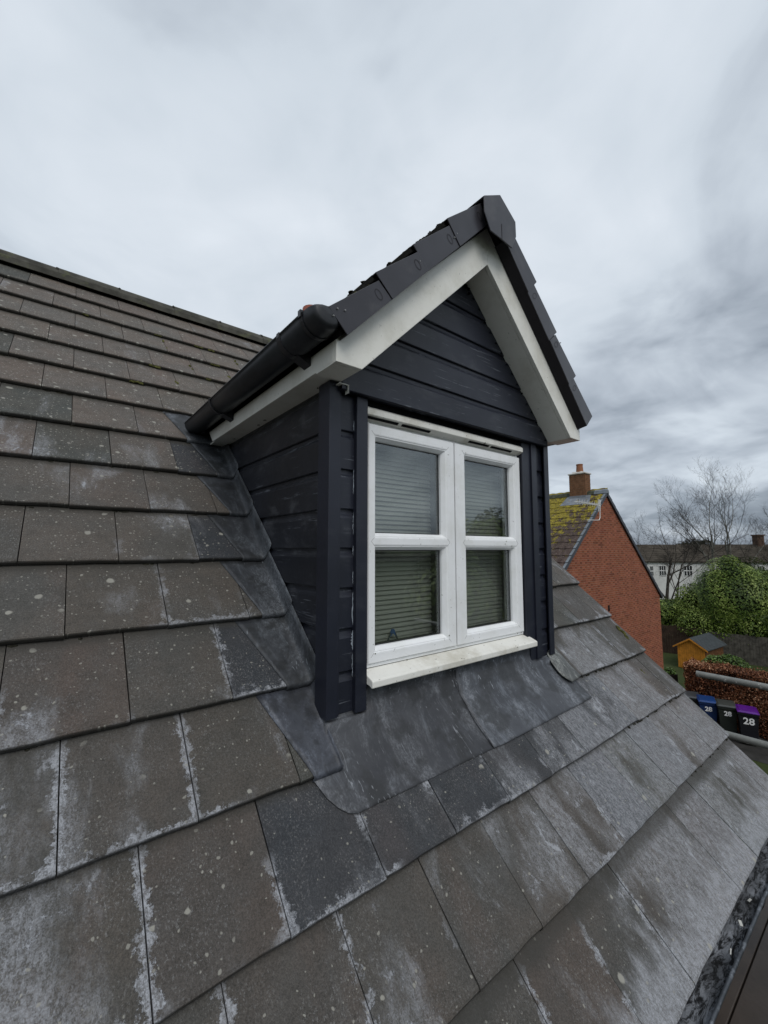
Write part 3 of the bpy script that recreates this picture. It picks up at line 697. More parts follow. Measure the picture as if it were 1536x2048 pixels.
# rough sealant and a torn corner of white trim at the gable foot
mb = MB(); mb.box(-.262, -.2605, .496, .52, 1.782, 1.815); mb.box(-.30, -.262, .50, .53, 1.8135, 1.8165); mb.build('torn_trim_end', white_barge, dormer)
mb = MB(); blob(mb, (.44, .50, 2.50), .012, .01, .02, 4); blob(mb, (.452, .49, 2.485), .008, .008, .014, 9); blob(mb, (.46, .495, 2.47), .008, .008, .012, 11)
for i in range(16): blob(mb, (.455 + i * .046, .503, 2.505 - .045 * i + random.uniform(-.004, .004)), .008, .005, .01, i)
for i in range(6): blob(mb, (-.312 + random.uniform(-.006, .004), .58 + random.random() ** 2 * 1.1, 1.830), .007, .010, .005, 50 + i)
mb.build('sealant', black_in, dormer, kind='stuff')

# verge caps
cap_m = plain('dark_grey_plastic', (.036, .035, .042), .32, .45, .12, 9, dirt=((.085, .082, .085), 5, .52, .75, .6))  # pale noise patches paint some sheen onto the plastic
cap_u = plain('cap_shade_and_lines', (.013, .011, .014), .5, .4, .15, 9)  # cap plastic darkened: underside shade put in the colour, also rings and split
LO = [(-.387, 1.897), (-.1935, 2.097), (-.006, 2.291), (.1845, 2.4845), (.371, 2.676)]
UPc = [((-.462, 1.970), (-.256, 2.146)), ((-.274, 2.167), (-.066, 2.342)), ((-.088, 2.365), (.127, 2.556)), ((.104, 2.572), (.335, 2.768))]
droof = MB()
for s_ in (1, -1):
    fx_ = (lambda x: x) if s_ == 1 else (lambda x: 2 * c_ - x)
    for i in range(4):
        a, b = LO[i], LO[i + 1]; c, d = UPc[i]; y0 = .315 - .004 * (i % 2)
        poly = [(fx_(a[0]), y0, a[1]), (fx_(b[0]), y0, b[1]), (fx_(d[0]), y0, d[1]), (fx_(c[0]), y0, c[1])]
        # front plate
        o = MB().prism(poly, (0, .005, 0)).build('verge_cap', cap_m, dormer, bevel=.0014, seg=2)
        # top flange and underside flange as returns of the same cap
        t_ = MB(); n = Vector((-(d[1] - c[1]), 0, d[0] - c[0])).normalized(); n.x *= s_
        A = Vector((fx_(c[0]), y0 + .005, c[1])) - n * .004; B = Vector((fx_(d[0]), y0 + .005, d[1])) - n * .004
        t_.prism([A, B, B + n * .0035, A + n * .0035], (0, .09, 0)); t_.build('flange', cap_m, o)
        t_ = MB(); n2 = Vector((-(b[1] - a[1]), 0, b[0] - a[0])).normalized(); n2.x *= s_
        A = Vector((fx_(a[0]), y0 + .005, a[1])); B = Vector((fx_(b[0]), y0 + .005, b[1]))
        sh = Vector((0, .047, 0)) - n2 * (.021 if s_ < 0 else .0)
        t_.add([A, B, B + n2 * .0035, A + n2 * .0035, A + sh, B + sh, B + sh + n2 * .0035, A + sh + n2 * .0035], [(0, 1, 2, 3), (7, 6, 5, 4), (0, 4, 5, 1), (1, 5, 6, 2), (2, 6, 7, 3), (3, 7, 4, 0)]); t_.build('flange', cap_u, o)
        # moulded ring and nail
        m_ = Vector((fx_(b[0] * .72 + a[0] * .28 + .02 * 0), y0 - .0006, 0)); cc = (Vector((fx_(d[0]), y0, d[1])) * .42 + Vector((fx_(b[0]), y0, b[1])) * .42 + Vector((fx_(a[0]), y0, a[1])) * .08 + Vector((fx_(c[0]), y0, c[1])) * .08)
        rg = MB(); nn = 18; ex = (Vector((fx_(b[0]), 0, b[1])) - Vector((fx_(a[0]), 0, a[1]))).normalized(); ez = Vector((-ex.z, 0, ex.x))
        for (r0, r1) in ((.014, .018),):
            vs_ = [cc + Vector((0, -.0008, 0)) + (ex * math.cos(2 * math.pi * q / nn) * .8 + ez * math.sin(2 * math.pi * q / nn) * 1.25) * r_ for r_ in (r0, r1) for q in range(nn)]
            rg.add(vs_, [(q, (q + 1) % nn, nn + (q + 1) % nn, nn + q) for q in range(nn)])
        rg.build('moulded_ring', cap_u, o)
        # tile end showing inside the upper edge
        e0 = Vector((fx_(c[0]), y0 + .03, c[1])); e1 = Vector((fx_(d[0]), y0 + .03, d[1]))
for (x, z) in [(-.445, 1.955), (-.43, 1.985), (-.40, 1.99), (.15, 2.52), (-.055, 2.32), (1.003, 2.325), (.165, 2.545)]:
    mb = MB(); mb.tube([(x, .3098, z - .012), (x, .316, z - .012)], .0026, 8); mb.build('nail_head', plain('nail', (.25, .25, .25), .4, .5, .1) if 'nail' not in bpy.data.materials else bpy.data.materials['nail'], dormer)
# ridge end cap
RC = [(.318, 2.775), (.438, 2.845), (.558, 2.770), (.560, 2.694), (.522, 2.618), (.443, 2.623), (.358, 2.625), (.318, 2.694)]
o = MB().prism([(x, .28, z) for x, z in RC], (0, .006, 0)).build('ridge_end_cap', cap_m, dormer, bevel=.0025, seg=2)
_in = [(c_ + (x - c_) * .955, 2.70 + (z - 2.70) * .955) for x, z in RC]
for a, b in ((0, 1), (1, 2), (2, 3)):
    MB().prism([(RC[a][0], .286, RC[a][1]), (RC[b][0], .286, RC[b][1]), (_in[b][0], .286, _in[b][1]), (_in[a][0], .286, _in[a][1])], (0, .19, 0)).build('hood_panel', cap_m, o)
MB().box(.4415, .4445, .2785, .2800, 2.625, 2.70).build('split_line', cap_u, o)
ridge2 = plain('dormer_ridge_concrete', (.075, .065, .055), .9, .2, .4, 12, 0.7, 120, ((.085, .09, .04), 14, .52, .62, .7))
for i in range(6):
    y0 = .45 + i * .44
    MB().prism([(.33, y0, 2.745), (.443, y0, 2.828), (.556, y0, 2.745), (.556, y0, 2.715), (.443, y0, 2.80), (.33, y0, 2.715)], (0, .432, 0)).build('ridge_tile', ridge2, dormer, bevel=.006)
# tiles on the dormer slopes
dr = MB()
for s_ in (1, -1):
    fx_ = (lambda x: x) if s_ == 1 else (lambda x: 2 * c_ - x)
    dr.prism([(fx_(-.40), .34, 1.93), (fx_(c_), .34, 2.765), (fx_(c_), 2.95, 2.765), (fx_(-.40), 2.15, 1.93)], (0, 0, -.03))
droof = dr.build('roof', deck_mat, dormer)
for s_ in (1, -1):
    fx_ = (lambda x: x) if s_ == 1 else (lambda x: 2 * c_ - x)
    for i in range(4):
        c, d = UPc[i]; ext = .03
        a_ = Vector((c[0], 0, c[1])); b_ = Vector((d[0], 0, d[1])); dv_ = (b_ - a_); nn = Vector((-dv_.z, 0, dv_.x)).normalized()
        a_ += nn * .001; b_ = b_ + nn * .001 + dv_ * .06
        y = .335
        while y < (c[1] / .971) + .15:
            w2 = .298
            poly = [Vector((fx_(p.x), y, p.z)) for p in (a_ - nn * .022, b_ - nn * .022, b_, a_)]
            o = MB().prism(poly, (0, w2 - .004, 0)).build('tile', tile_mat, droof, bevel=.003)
            o.color = (.9, .88, .85, 1); y += w2
mb = MB(); rr = random.Random(5)
for i in range(4):
    c, d = UPc[i]
    for q in range(26):
        t = rr.random() ** 1.5; x = d[0] + (c[0] - d[0]) * 0 - .04 * t; z = d[1] + .006 - .035 * t
        blob(mb, (x + .01, .36 + rr.random() * .25, z - .004), .010, .014, .007, q * 7 + i)
    for q in range(24):
        t = rr.random(); blob(mb, (c[0] + (d[0] - c[0]) * t, .36 + rr.random() * .2, c[1] + (d[1] - c[1]) * t + .0), .012, .014, .006 + .006 * t, q * 3 + i)
for q in range(40): t = rr.random(); blob(mb, (.33 + rr.uniform(-.01, .02), .48 + t * .5, 2.74 + rr.uniform(-.015, .012)), .014, .02, .010, q)
mb.build('moss', plain('dormer_moss', (.055, .055, .03), 1, .05, .6, 40, 1, 200), droof, kind='stuff')
# small terracotta dome behind the gutter stop end
mb = MB(); vs_ = []; n = 16
for i in range(7):
    a = math.pi / 2 * i / 6
    for j in range(n): vs_.append((-.462 + .030 * math.cos(a) * math.cos(2 * math.pi * j / n), .42 + .030 * math.cos(a) * math.sin(2 * math.pi * j / n), 1.992 + .024 * math.sin(a)))
mb.add(vs_, [(i * n + j, i * n + (j + 1) % n, (i + 1) * n + (j + 1) % n, (i + 1) * n + j) for i in range(6) for j in range(n)])
mb.tube([(-.468, .42, 1.95), (-.468, .42, 2.006)], .030, 16)
tag(mb.build('terracotta_cap', plain('terracotta', (.22, .075, .05), .8, .2, .2), smooth=True), 'small rounded terracotta cap peeping over the gutter stop end', 'clay cap')

# dormer gutter: deep half round on the left eaves
gx, gz, gr = -.458, 1.957, .060
dg = half_gutter('gutter', 'y', (gx, .395, gz), (gx, 1.93, gz), gr, upvc_black, dormer)
def ring_band(mb, y0, y1, r):
    n = 16; pts = [(gx + r * math.cos(a), gz + r * math.sin(a)) for a in np.linspace(math.pi - .06, 2 * math.pi + .06, n)]
    for i in range(n - 1):
        (x0, z0), (x1, z1) = pts[i], pts[i + 1]; cx0, cz0 = gx + (x0 - gx) * .93, gz + (z0 - gz) * .93; cx1, cz1 = gx + (x1 - gx) * .93, gz + (z1 - gz) * .93
        mb.add([(x0, y0, z0), (x1, y0, z1), (cx1, y0, cz1), (cx0, y0, cz0), (x0, y1, z0), (x1, y1, z1), (cx1, y1, cz1), (cx0, y1, cz0)],
               [(0, 1, 2, 3), (7, 6, 5, 4), (0, 4, 5, 1), (1, 5, 6, 2), (2, 6, 7, 3), (3, 7, 4, 0)])
for yb in (.555, 1.40):
    mb = MB(); ring_band(mb, yb, yb + .028, gr + .0055)
    mb.prism([(-.4005, yb - .012, 1.868), (-.4005, yb - .012, 1.955), (-.45, yb - .012, 1.93), (-.455, yb - .012, 1.893)], (0, .052, 0))
    mb.box(gx - gr - .006, gx - gr - .001, yb + .004, yb + .024, gz - .01, gz + .008)
    mb.build('bracket', upvc_black, dg)
mb = MB(); ring_band(mb, .385, .402, gr + .006); mb.box(gx - gr - .010, gx - gr + .002, .385, .402, gz - .012, gz + .012)
mb.build('stop_end_collar', upvc_black, dg)
rows = []
for i in range(9):
    t = i / 8; y = .386 - .070 * math.sin(t * math.pi / 2); q = gr * (1.03 - .16 * t) if t < .99 else .001
    q = (gr + .003) * math.sqrt(max(.0, 1 - (t * .93) ** 2.6))
    row = []
    for a in np.linspace(math.pi * .98, math.pi * 2.02, 15): row.append((gx + q * math.cos(a), y, gz + q * math.sin(a)))
    for a in np.linspace(.0, math.pi, 7)[1:-1]: row.append((gx + q * math.cos(a), y, gz + .35 * q * math.sin(a)))
    row.append(row[0]); rows.append(row)
rows.append([(gx, rows[-1][0][1] - .002, gz - .012)] * len(rows[-1]))
grid_mesh('stop_end', rows, upvc_black, dg, True)

# ------------------------------------------------------------ window
GY = .588
win = MB()
def ring(mb, x0, x1, z0, z1, prof):
    loops = []
    for (ins, y) in prof: loops.append([(x0 + ins, y, z0 + ins), (x1 - ins, y, z0 + ins), (x1 - ins, y, z1 - ins), (x0 + ins, y, z1 - ins)])
    vs_ = [p for l in loops for p in l]; fs = []
    for i in range(len(loops) - 1):
        for k in range(4): fs.append((i * 4 + k, i * 4 + (k + 1) % 4, (i + 1) * 4 + (k + 1) % 4, (i + 1) * 4 + k))
    return mb.add(vs_, fs)
window = ring(win, -.1455, .953, .700, 1.768, [(0, .640), (0, .574), (.003, .571), (.020, .571), (.023, .576), (.030, .580), (.06, .580), (.06, .64)])
window.box(.362, .436, .578, .64, .73, 1.74)
window = window.build('window', white_win, dormer)
SA = [((-.124, .394, .733, 1.705), (-.0735, .3205)), ((.402, .945, .733, 1.705), (.4875, .8735))]
ZP = [(.793, 1.1805), (1.2525, 1.6405)]
gasket = plain('black_gasket', (.01, .01, .011), .5, .4, .1)
def glass_mat():
    m = M('window_glass', .02, .5); t = m.t
    g = m.N('ShaderNodeBsdfGlossy'); g.inputs['Roughness'].default_value = .015; g.inputs['Color'].default_value = (.92, .97, 1.0, 1)
    tr = m.N('ShaderNodeBsdfTransparent'); tr.inputs['Color'].default_value = (.80, .82, .79, 1)
    fr = m.N('ShaderNodeFresnel'); geo = m.N('ShaderNodeNewGeometry'); m.L(m.math('ADD', 1.95, m.math('MULTIPLY', geo.outputs['Backfacing'], 1 / 1.95 - 1.95)), fr.inputs['IOR'])
    mx = m.N('ShaderNodeMixShader'); m.L(fr.outputs[0], mx.inputs[0]); m.L(tr.outputs[0], mx.inputs[1]); m.L(g.outputs[0], mx.inputs[2])
    d = m.N('ShaderNodeBsdfDiffuse'); d.inputs['Color'].default_value = (.45, .46, .42, 1); m2 = m.N('ShaderNodeMixShader')
    p = m.pos(); sc = m.math('MULTIPLY', m.smooth(m.noise(m.map(p, (1, 1, 1)), 160, 4, .8), .52, .75), m.smooth(m.noise(p, 4, 3, .6), .42, .62))
    scr = m.math('MULTIPLY', m.smooth(m.noise(m.map(p, (3, 1, .6)), 40, 2, .5, 3.0), .70, .72), m.smooth(m.noise(p, 7, 3, .6), .55, .6))
    m.L(m.math('ADD', .012, m.math('ADD', m.math('MULTIPLY', sc, .07), m.math('MULTIPLY', scr, .25))), m2.inputs[0]); m.L(mx.outputs[0], m2.inputs[1]); m.L(d.outputs[0], m2.inputs[2])
    m.L(m2.outputs[0], m.out.inputs[0]); return m.m
glass = glass_mat()
for (x0, x1, z0, z1), (px0, px1) in SA:
    mb = MB(); fl = .026
    ring(mb, x0, x1, z0, z1, [(0, .585), (0, .556), (.003, .5525), (.030, .5525)])
    # flat between outer ring and the two openings
    bz = .024                                  # bead width
    ox0, ox1 = px0 - bz, px1 + bz
    mb.box(x0 + .0299, ox0, .5527, .584, z0 + .03, z1 - .03) if ox0 > x0 + .03 else None
    mb.box(ox1, x1 - .0299, .5527, .584, z0 + .03, z1 - .03) if ox1 < x1 - .03 else None
    mb.box(ox0, ox1, .5527, .584, ZP[0][1] + bz, ZP[1][0] - bz)
    if z1 - .03 > ZP[1][1] + bz: mb.box(ox0, ox1, .5527, .584, ZP[1][1] + bz, z1 - .03)
    if ZP[0][0] - bz > z0 + .03: mb.box(ox0, ox1, .5527, .584, z0 + .03, ZP[0][0] - bz)
    for (a, b) in ZP: ring(mb, ox0, ox1, a - bz, b + bz, [(0, .584), (0, .5535), (.003, .5535), (.006, .556), (.010, .5565), (.020, .570), (.0235, .576), (.0235, .60)])
    sa = mb.build('sash', white_win, window)
    for (a, b) in ZP:
        g_ = MB(); ring(g_, px0 - .004, px1 + .004, a - .004, b + .004, [(.0, .5875), (.0075, .5875), (.0075, .612), (0, .612)]); g_.build('gasket', gasket, window)
        pn = MB().box(px0 - .003, px1 + .003, GY, GY + .004, a - .003, b + .003).build('pane', glass, window)
        mb2 = MB()
        for (xx, zz_) in ((px0 - bz, a - bz), (px1 + bz, a - bz), (px0 - bz, b + bz), (px1 + bz, b + bz)):
            sx = 1 if xx < (px0 + px1) / 2 else -1; sz = 1 if zz_ < (a + b) / 2 else -1
            p0 = Vector((xx - sx * .012, .5521, zz_ - sz * .012)); p1 = Vector((xx + sx * .004, .5521, zz_ + sz * .004))
            d_ = (p1 - p0).normalized(); nn = Vector((-d_.z, 0, d_.x)) * .0005; mb2.prism([p0 - nn, p1 - nn, p1 + nn, p0 + nn], (0, .0006, 0))
        mb2.build('mitre_line', plain('mitre_grime', (.25, .25, .24), .8, .1, .1) if 'mitre_grime' not in bpy.data.materials else bpy.data.materials['mitre_grime'], window)
MB().box(.3945, .4015, .566, .584, .735, 1.703).build('gasket', gasket, window)
# lower frame ledge, head vent, sill
MB().box(-.1452, .9525, .562, .60, .716, .7315).build('frame_ledge', white_win, window, bevel=.003)
hv = MB().prism([(-.1452, .532, 1.735), (-.1452, .532, 1.758), (-.1452, .548, 1.772), (-.1452, .585, 1.772), (-.1452, .585, 1.722), (-.1452, .560, 1.722)], (1.098, 0, 0)).build('head_vent', cream_sill, window, bevel=.0015)
for (a, b) in ((-.143, .030), (.052, .225), (.50, .66), (.68, .86)):
    MB().prism([(a, .5405, 1.7290), (a, .5530, 1.7230), (a, .5540, 1.7250), (a, .5415, 1.7310)], (b - a, 0, 0)).build('vent_slot', black_in, hv)
sill_o = MB().prism([(-.1445, .575, .717), (-.1445, .502, .6895), (-.1445, .494, .684), (-.1445, .494, .661), (-.1445, .500, .657), (-.1445, .515, .664), (-.1445, .575, .672)], (1.123, 0, 0)).build('sill', cream_sill, window, bevel=.003, seg=2)
MB().box(-.144, .952, .5655, .58, .7145, .7166).build('sill_gap', black_in, window)
# grime specks on frame
mb = MB()
for (x, z) in [(-.088, .768), (.342, .785), (-.06, 1.722), (-.072, 1.725), (.88, .728), (.915, .728), (.79, 1.21), (.80, 1.225), (.85, 1.20), (.08, .7166)]: blob(mb, (x, .5515, z), .0028, .0016, .005, int(x * 900))
mb.build('dirt', plain('green_dirt', (.10, .11, .06), .9, .1, .3), window, kind='stuff')

# room seen through the window
room = MB(); room.box(-.24, 1.13, .66, 3.6, .35, 1.80)
me = room.mesh('room_lining'); 
for p_ in me.polygons: pass
bm = bmesh.new(); bm.from_mesh(me); bmesh.ops.reverse_faces(bm, faces=bm.faces); fr_ = [f for f in bm.faces if f.calc_center_median().y < .67]; bmesh.ops.delete(bm, geom=fr_, context='FACES'); bm.to_mesh(me); bm.free()
me.materials.append(plain('room_paint', (.15, .15, .145), .9, .1, .1)); o = bpy.data.objects.new('room_lining', me); finish(o, dormer)
# window board inside
MB().box(-.145, .95, .645, .80, .742, .757).build('window_board', plain('inner_board', (.30, .31, .27), .5, .4, .1), dormer)
slat_m = plain('blind_slat', (.40, .405, .40), .5, .4, .06)
for (xa, xb, lab) in ((-.115, .355, 'pale venetian blind lowered behind the left window sash'), (.43, .93, 'pale venetian blind lowered behind the right window sash')):
    bl = thing('venetian_blind', lab, 'window blind', ((xa + xb) / 2, .685, .78), 'venetian blinds in the dormer window')
    base = MB(); L_ = xb - xa; pr = []
    for q in range(5):
        t = q / 4 - .5; pr.append((t * .024, .003 * (1 - 4 * t * t)))
    an = R(57 if xa < 0 else 66); vs_ = []; fs = []
    for e_ in (0, L_):
        for (a, b) in pr: vs_.append((e_, a * math.cos(an) - b * math.sin(an), a * math.sin(an) + b * math.cos(an)))
    for j in range(4): fs.append((j, j + 1, 5 + j + 1, 5 + j))
    base.add(vs_, fs); me = base.mesh('slat'); me.materials.append(slat_m)
    z = .80
    while z < 1.69:
        o = bpy.data.objects.new('slat', me); finish(o, bl, (xa, .685 + random.uniform(-.0006, .0006), z), (R(random.uniform(-1.5, 1.5)), R(random.uniform(-.12, .12)), 0)); z += .0212
    MB().box(xa, xb, .668, .702, 1.70, 1.73).build('head_rail', slat_m, bl); MB().box(xa, xb, .674, .696, .775, .787).build('bottom_rail', slat_m, bl)
    mb = MB()
    for f in (.15, .85): mb.tube([(xa + L_ * f, .672, .79), (xa + L_ * f, .672, 1.70)], .0008, 4)
    mb.tube([(xa + L_ * .80, .668, 1.0), (xa + L_ * .80, .668, 1.70)], .0012, 4)
    mb.build('cord', slat_m, bl)
bs = thing('desk_stand', 'small blue A shaped stand on the inner window board behind the lower left pane', 'stand', (.09, .66, .757))
bm_ = plain('blue_plastic', (.02, .09, .30), .5, .4, .1)
MB().prism([(.085, .655, .83), (.097, .655, .83), (.112, .655, .795), (.091, .655, .812), (.070, .655, .795)], (0, .008, 0)).build('top', bm_, bs)
for e_ in (-1, 1): MB().tube([(.091 + e_ * .012, .658, .812), (.091 + e_ * .032, .66, .775), (.091 + e_ * .045, .662, .757)], .004, 6).build('leg', plain('dark_leg', (.02, .03, .05), .5, .3, .1) if 'dark_leg' not in bpy.data.materials else bpy.data.materials['dark_leg'], bs)

# ============================================================ scaffold
galv = plain('galvanised_tube', (.20, .205, .19), .5, .5, .2, 10, .3, 60, ((.50, .50, .48), 16, .60, .64, .8), metal=.25)
def pole(p0, p1, lab):
    p0, p1 = Vector(p0), Vector(p1); mb = MB(); n = 24; d = (p1 - p0).normalized(); u = d.cross(Vector((0, 0, 1))).normalized(); v = d.cross(u); vs_ = []
    for r_, q in ((.0242, p0), (.0242, p1), (.0202, p1), (.0202, p0)):
        for k in range(n): vs_.append(q + (u * math.cos(2 * math.pi * k / n) + v * math.sin(2 * math.pi * k / n)) * r_)
    fs = [(a * n + k, a * n + (k + 1) % n, ((a + 1) % 4) * n + (k + 1) % n, ((a + 1) % 4) * n + k) for a in range(4) for k in range(n)]
    o = mb.add(vs_, fs).build('scaffold_pole', galv); o.data.polygons.foreach_set('use_smooth', [True] * len(o.data.polygons))
    e_ = o.modifiers.new('e', 'EDGE_SPLIT'); e_.split_angle = R(40)
    return tag(o, lab, 'scaffold pole', 'grey scaffold poles past the right verge')
pole((3.10, .365, .163), (3.10, -2.6, .163), 'upper grey scaffold pole whose open end shows in front of the brown hedge')
pole((2.75, .9, -.14), (2.75, -2.6, -.14), 'lower grey scaffold pole crossing just below the numbered bins and the tile verge')
wet = plain('wet_board', (.040, .031, .025), .55, .4, .35, 2.2, .4, 40, ((.018, .014, .012), 1.6, .48, .58, .8))
labs = ['dark wet scaffold board nearest the wall below the gutter', 'dark wet scaffold board, second from the wall', 'dark wet scaffold board, third from the wall', 'dark wet scaffold board, outermost of the platform under the eaves']
for i in range(4):
    y1 = .115 - i * .232
    o = MB().box(-1.5, 4.0, y1 - .225, y1, -1.08, -1.042).build('scaffold_board', wet, bevel=.003); tag(o, labs[i], 'scaffold board', 'scaffold boards below the eaves')

# ============================================================ ground and setting
def ground_mat():
    m = M('lawn_grass', .95, .15); p = m.pos()
    c = m.mix(m.smooth(m.noise(p, .5, 5, .6), .35, .65), (.028, .042, .012), (.045, .060, .020))
    c = m.mix(m.math('MULTIPLY', m.smooth(m.noise(p, 25, 5, .7), .4, .7), .5), c, (.060, .075, .028))
    m.color(c); m.bump(m.noise(p, 60, 4, .7), 1, .02); return m.m
gr_m = ground_mat()
tag(MB().add([(-1500, -1500, GZ), (1500, -1500, GZ), (1500, 1500, GZ), (-1500, 1500, GZ)], [(0, 1, 2, 3)]).build('ground', gr_m), kind='structure')
pav = plain('brown_paving', (.050, .040, .033), .75, .3, .35, 1.2, .5, 30, ((.022, .018, .016), .8, .45, .6, .8))
tag(MB().add([(-6, -4, GZ + .004), (13.2, -4, GZ + .004), (13.2, 1.55, GZ + .004), (-6, 1.55, GZ + .004)], [(0, 1, 2, 3)]).build('path', pav), kind='structure')
tag(MB().add([(-60, -13, GZ + .004), (90, -13, GZ + .004), (90, -4.2, GZ + .004), (-60, -4.2, GZ + .004)], [(0, 1, 2, 3)]).build('road', plain('asphalt', (.055, .055, .055), .9, .2, .2, 3)), kind='structure')
tag(MB().add([(14.6, 1.9, GZ + .008), (16.7, 1.9, GZ + .008), (16.7, 4.6, GZ + .008), (14.6, 4.6, GZ + .008)], [(0, 1, 2, 3)]).build('bin_pavement', plain('dark_slabs', (.035, .034, .032), .9, .2, .3, 3)), kind='structure')
rows = []
for i in range(61):
    a = R(20 + 90 * i / 60); row = []
    for (d, h) in ((700, -6), (900, 8 + 5 * math.sin(i * .37) + 3 * math.sin(i * .9)), (1100, 12 + 5 * math.sin(i * .23 + 1))): row.append((d * math.sin(a), d * math.cos(a), GZ + max(h, -2)))
    rows.append(row)
tag(grid_mesh('hills', rows, plain('far_hills', (.11, .145, .19), 1, .05, .1, .01)), kind='structure')  # blue distance haze is mixed into the hill colour

# ============================================================ neighbour house
NY, NXA, NZA, NXR, NZE = 6.0, 14.62, 3.16, 19.28, -.76
NXL = 2 * NXA - NXR
nb = thing('neighbour_house', 'red brick gable ended house with mossy yellow and brown roof tiles behind the main roof', 'house', (NXA, 9, GZ))
mort = plain('mortar_pale', (.34, .25, .19), .95, .1, .25, 6)
def gable(y0, y1, off=0):
    return [(NXL + off, y0, GZ), (NXR - off, y0, GZ), (NXR - off, y0, NZE - off), (NXA, y0, NZA - off * 1.3), (NXL + off, y0, NZE - off)]
wall = MB().prism(gable(NY + .006, 0), (0, 8, 0)).build('wall', mort, nb)
def brick_mat(objcol):
    m = M('red_brick' + ('' if objcol else '_field'), .9, .2); p = m.pos()
    c = m.mix(m.smooth(m.noise(p, 2.0, 3, .5), .3, .7), (.245, .084, .046), (.290, .104, .058)); 
    if objcol: t = m.info().outputs['Color']
    else:
        a = m.N('ShaderNodeVertexColor'); a.layer_name = 'tint'; t = a.outputs['Color']
    c = m.mix(1.0, c, t, 'MULTIPLY')
    c = m.mix(m.math('MULTIPLY', m.smooth(m.noise(p, 30, 3, .6), .5, .8), .3), c, (.12, .04, .03))
    m.color(c); m.bump(m.noise(p, 90, 3, .6), .4, .003); return m.m
bk_o, bk_f = brick_mat(True), brick_mat(False)
bricks = []
per = .3375; nrow = int((NZA - GZ) / .075) + 1
for r_ in range(nrow):
    z0 = GZ + r_ * .075; zc = z0 + .0375
    if zc < NZE: xa, xb = NXL, NXR
    else:
        t = (zc - NZE) / (NZA - NZE); xa, xb = NXL + (NXA - NXL) * t, NXR - (NXR - NXA) * t
    x = NXL - (per / 2 if r_ % 2 else 0)
    while x < xb:
        for (o_, w_) in ((0, .215), (.225, .1025)):
            a, b = max(x + o_, xa), min(x + o_ + w_, xb)
            if b - a > .03: bricks.append((a, b, z0, z0 + .065, w_ < .2))
        x += per
def bvis(b):
    u, v = proj(((b[0] + b[1]) / 2, NY, (b[2] + b[3]) / 2)); return 1108 < u < 1325 and v < 1128 + (u - 1104) * .965 and v > 980
rb = random.Random(11)
def tint(h):
    q = rb.uniform(.86, 1.10)
    if h: q *= rb.choice([.62, .72, .9, .95])
    elif rb.random() < .06: q *= .68
    return (q, q * rb.uniform(.94, 1.02), q * rb.uniform(.92, 1.05))
vis = [i for i, b in enumerate(bricks) if bvis(b)]
vis.sort(key=lambda i: (Vector((bricks[i][0], NY, bricks[i][2])) - CAM).length - (1.2 if not bricks[i][4] else 0)); ind = set(vis[:300])
meshes = {}
fv, ff, fc = [], [], []
for i, (a, b, z0, z1, h) in enumerate(bricks):
    if i in ind:
        key = round(b - a, 3)
        if key not in meshes:
            me = MB().box(0, b - a, 0, .03, 0, .065).mesh('brick'); me.materials.append(bk_o); meshes[key] = me
        o = bpy.data.objects.new('brick', meshes[key]); finish(o, wall, (a, NY + rb.uniform(-.001, .001), z0)); o.color = (*tint(h), 1)
    else:
        k = len(fv); c = tint(h); y0 = NY + rb.uniform(-.001, .001)
        fv += [(a, y0, z0), (b, y0, z0), (b, y0, z1), (a, y0, z1), (a, NY + .02, z0), (b, NY + .02, z0), (b, NY + .02, z1), (a, NY + .02, z1)]
        q = [(0, 1, 2, 3), (0, 4, 5, 1), (1, 5, 6, 2), (2, 6, 7, 3), (3, 7, 4, 0)]; ff += [tuple(k + j for j in f) for f in q]; fc += [c] * 5
me = bpy.data.meshes.new('brickwork'); me.from_pydata(fv, [], ff); me.update()
ca = me.color_attributes.new('tint', 'FLOAT_COLOR', 'CORNER'); arr = np.ones((len(me.loops), 4)); arr[:, :3] = np.repeat(np.array(fc), 4, axis=0); ca.data.foreach_set('color', arr.ravel())
me.materials.append(bk_f); o = bpy.data.objects.new('brickwork', me); finish(o, wall); o['kind'] = 'stuff'
MB().box(14.40, 14.53, NY - .004, NY + .02, -1.0, -.79).build('vent_hole', black_in, nb)
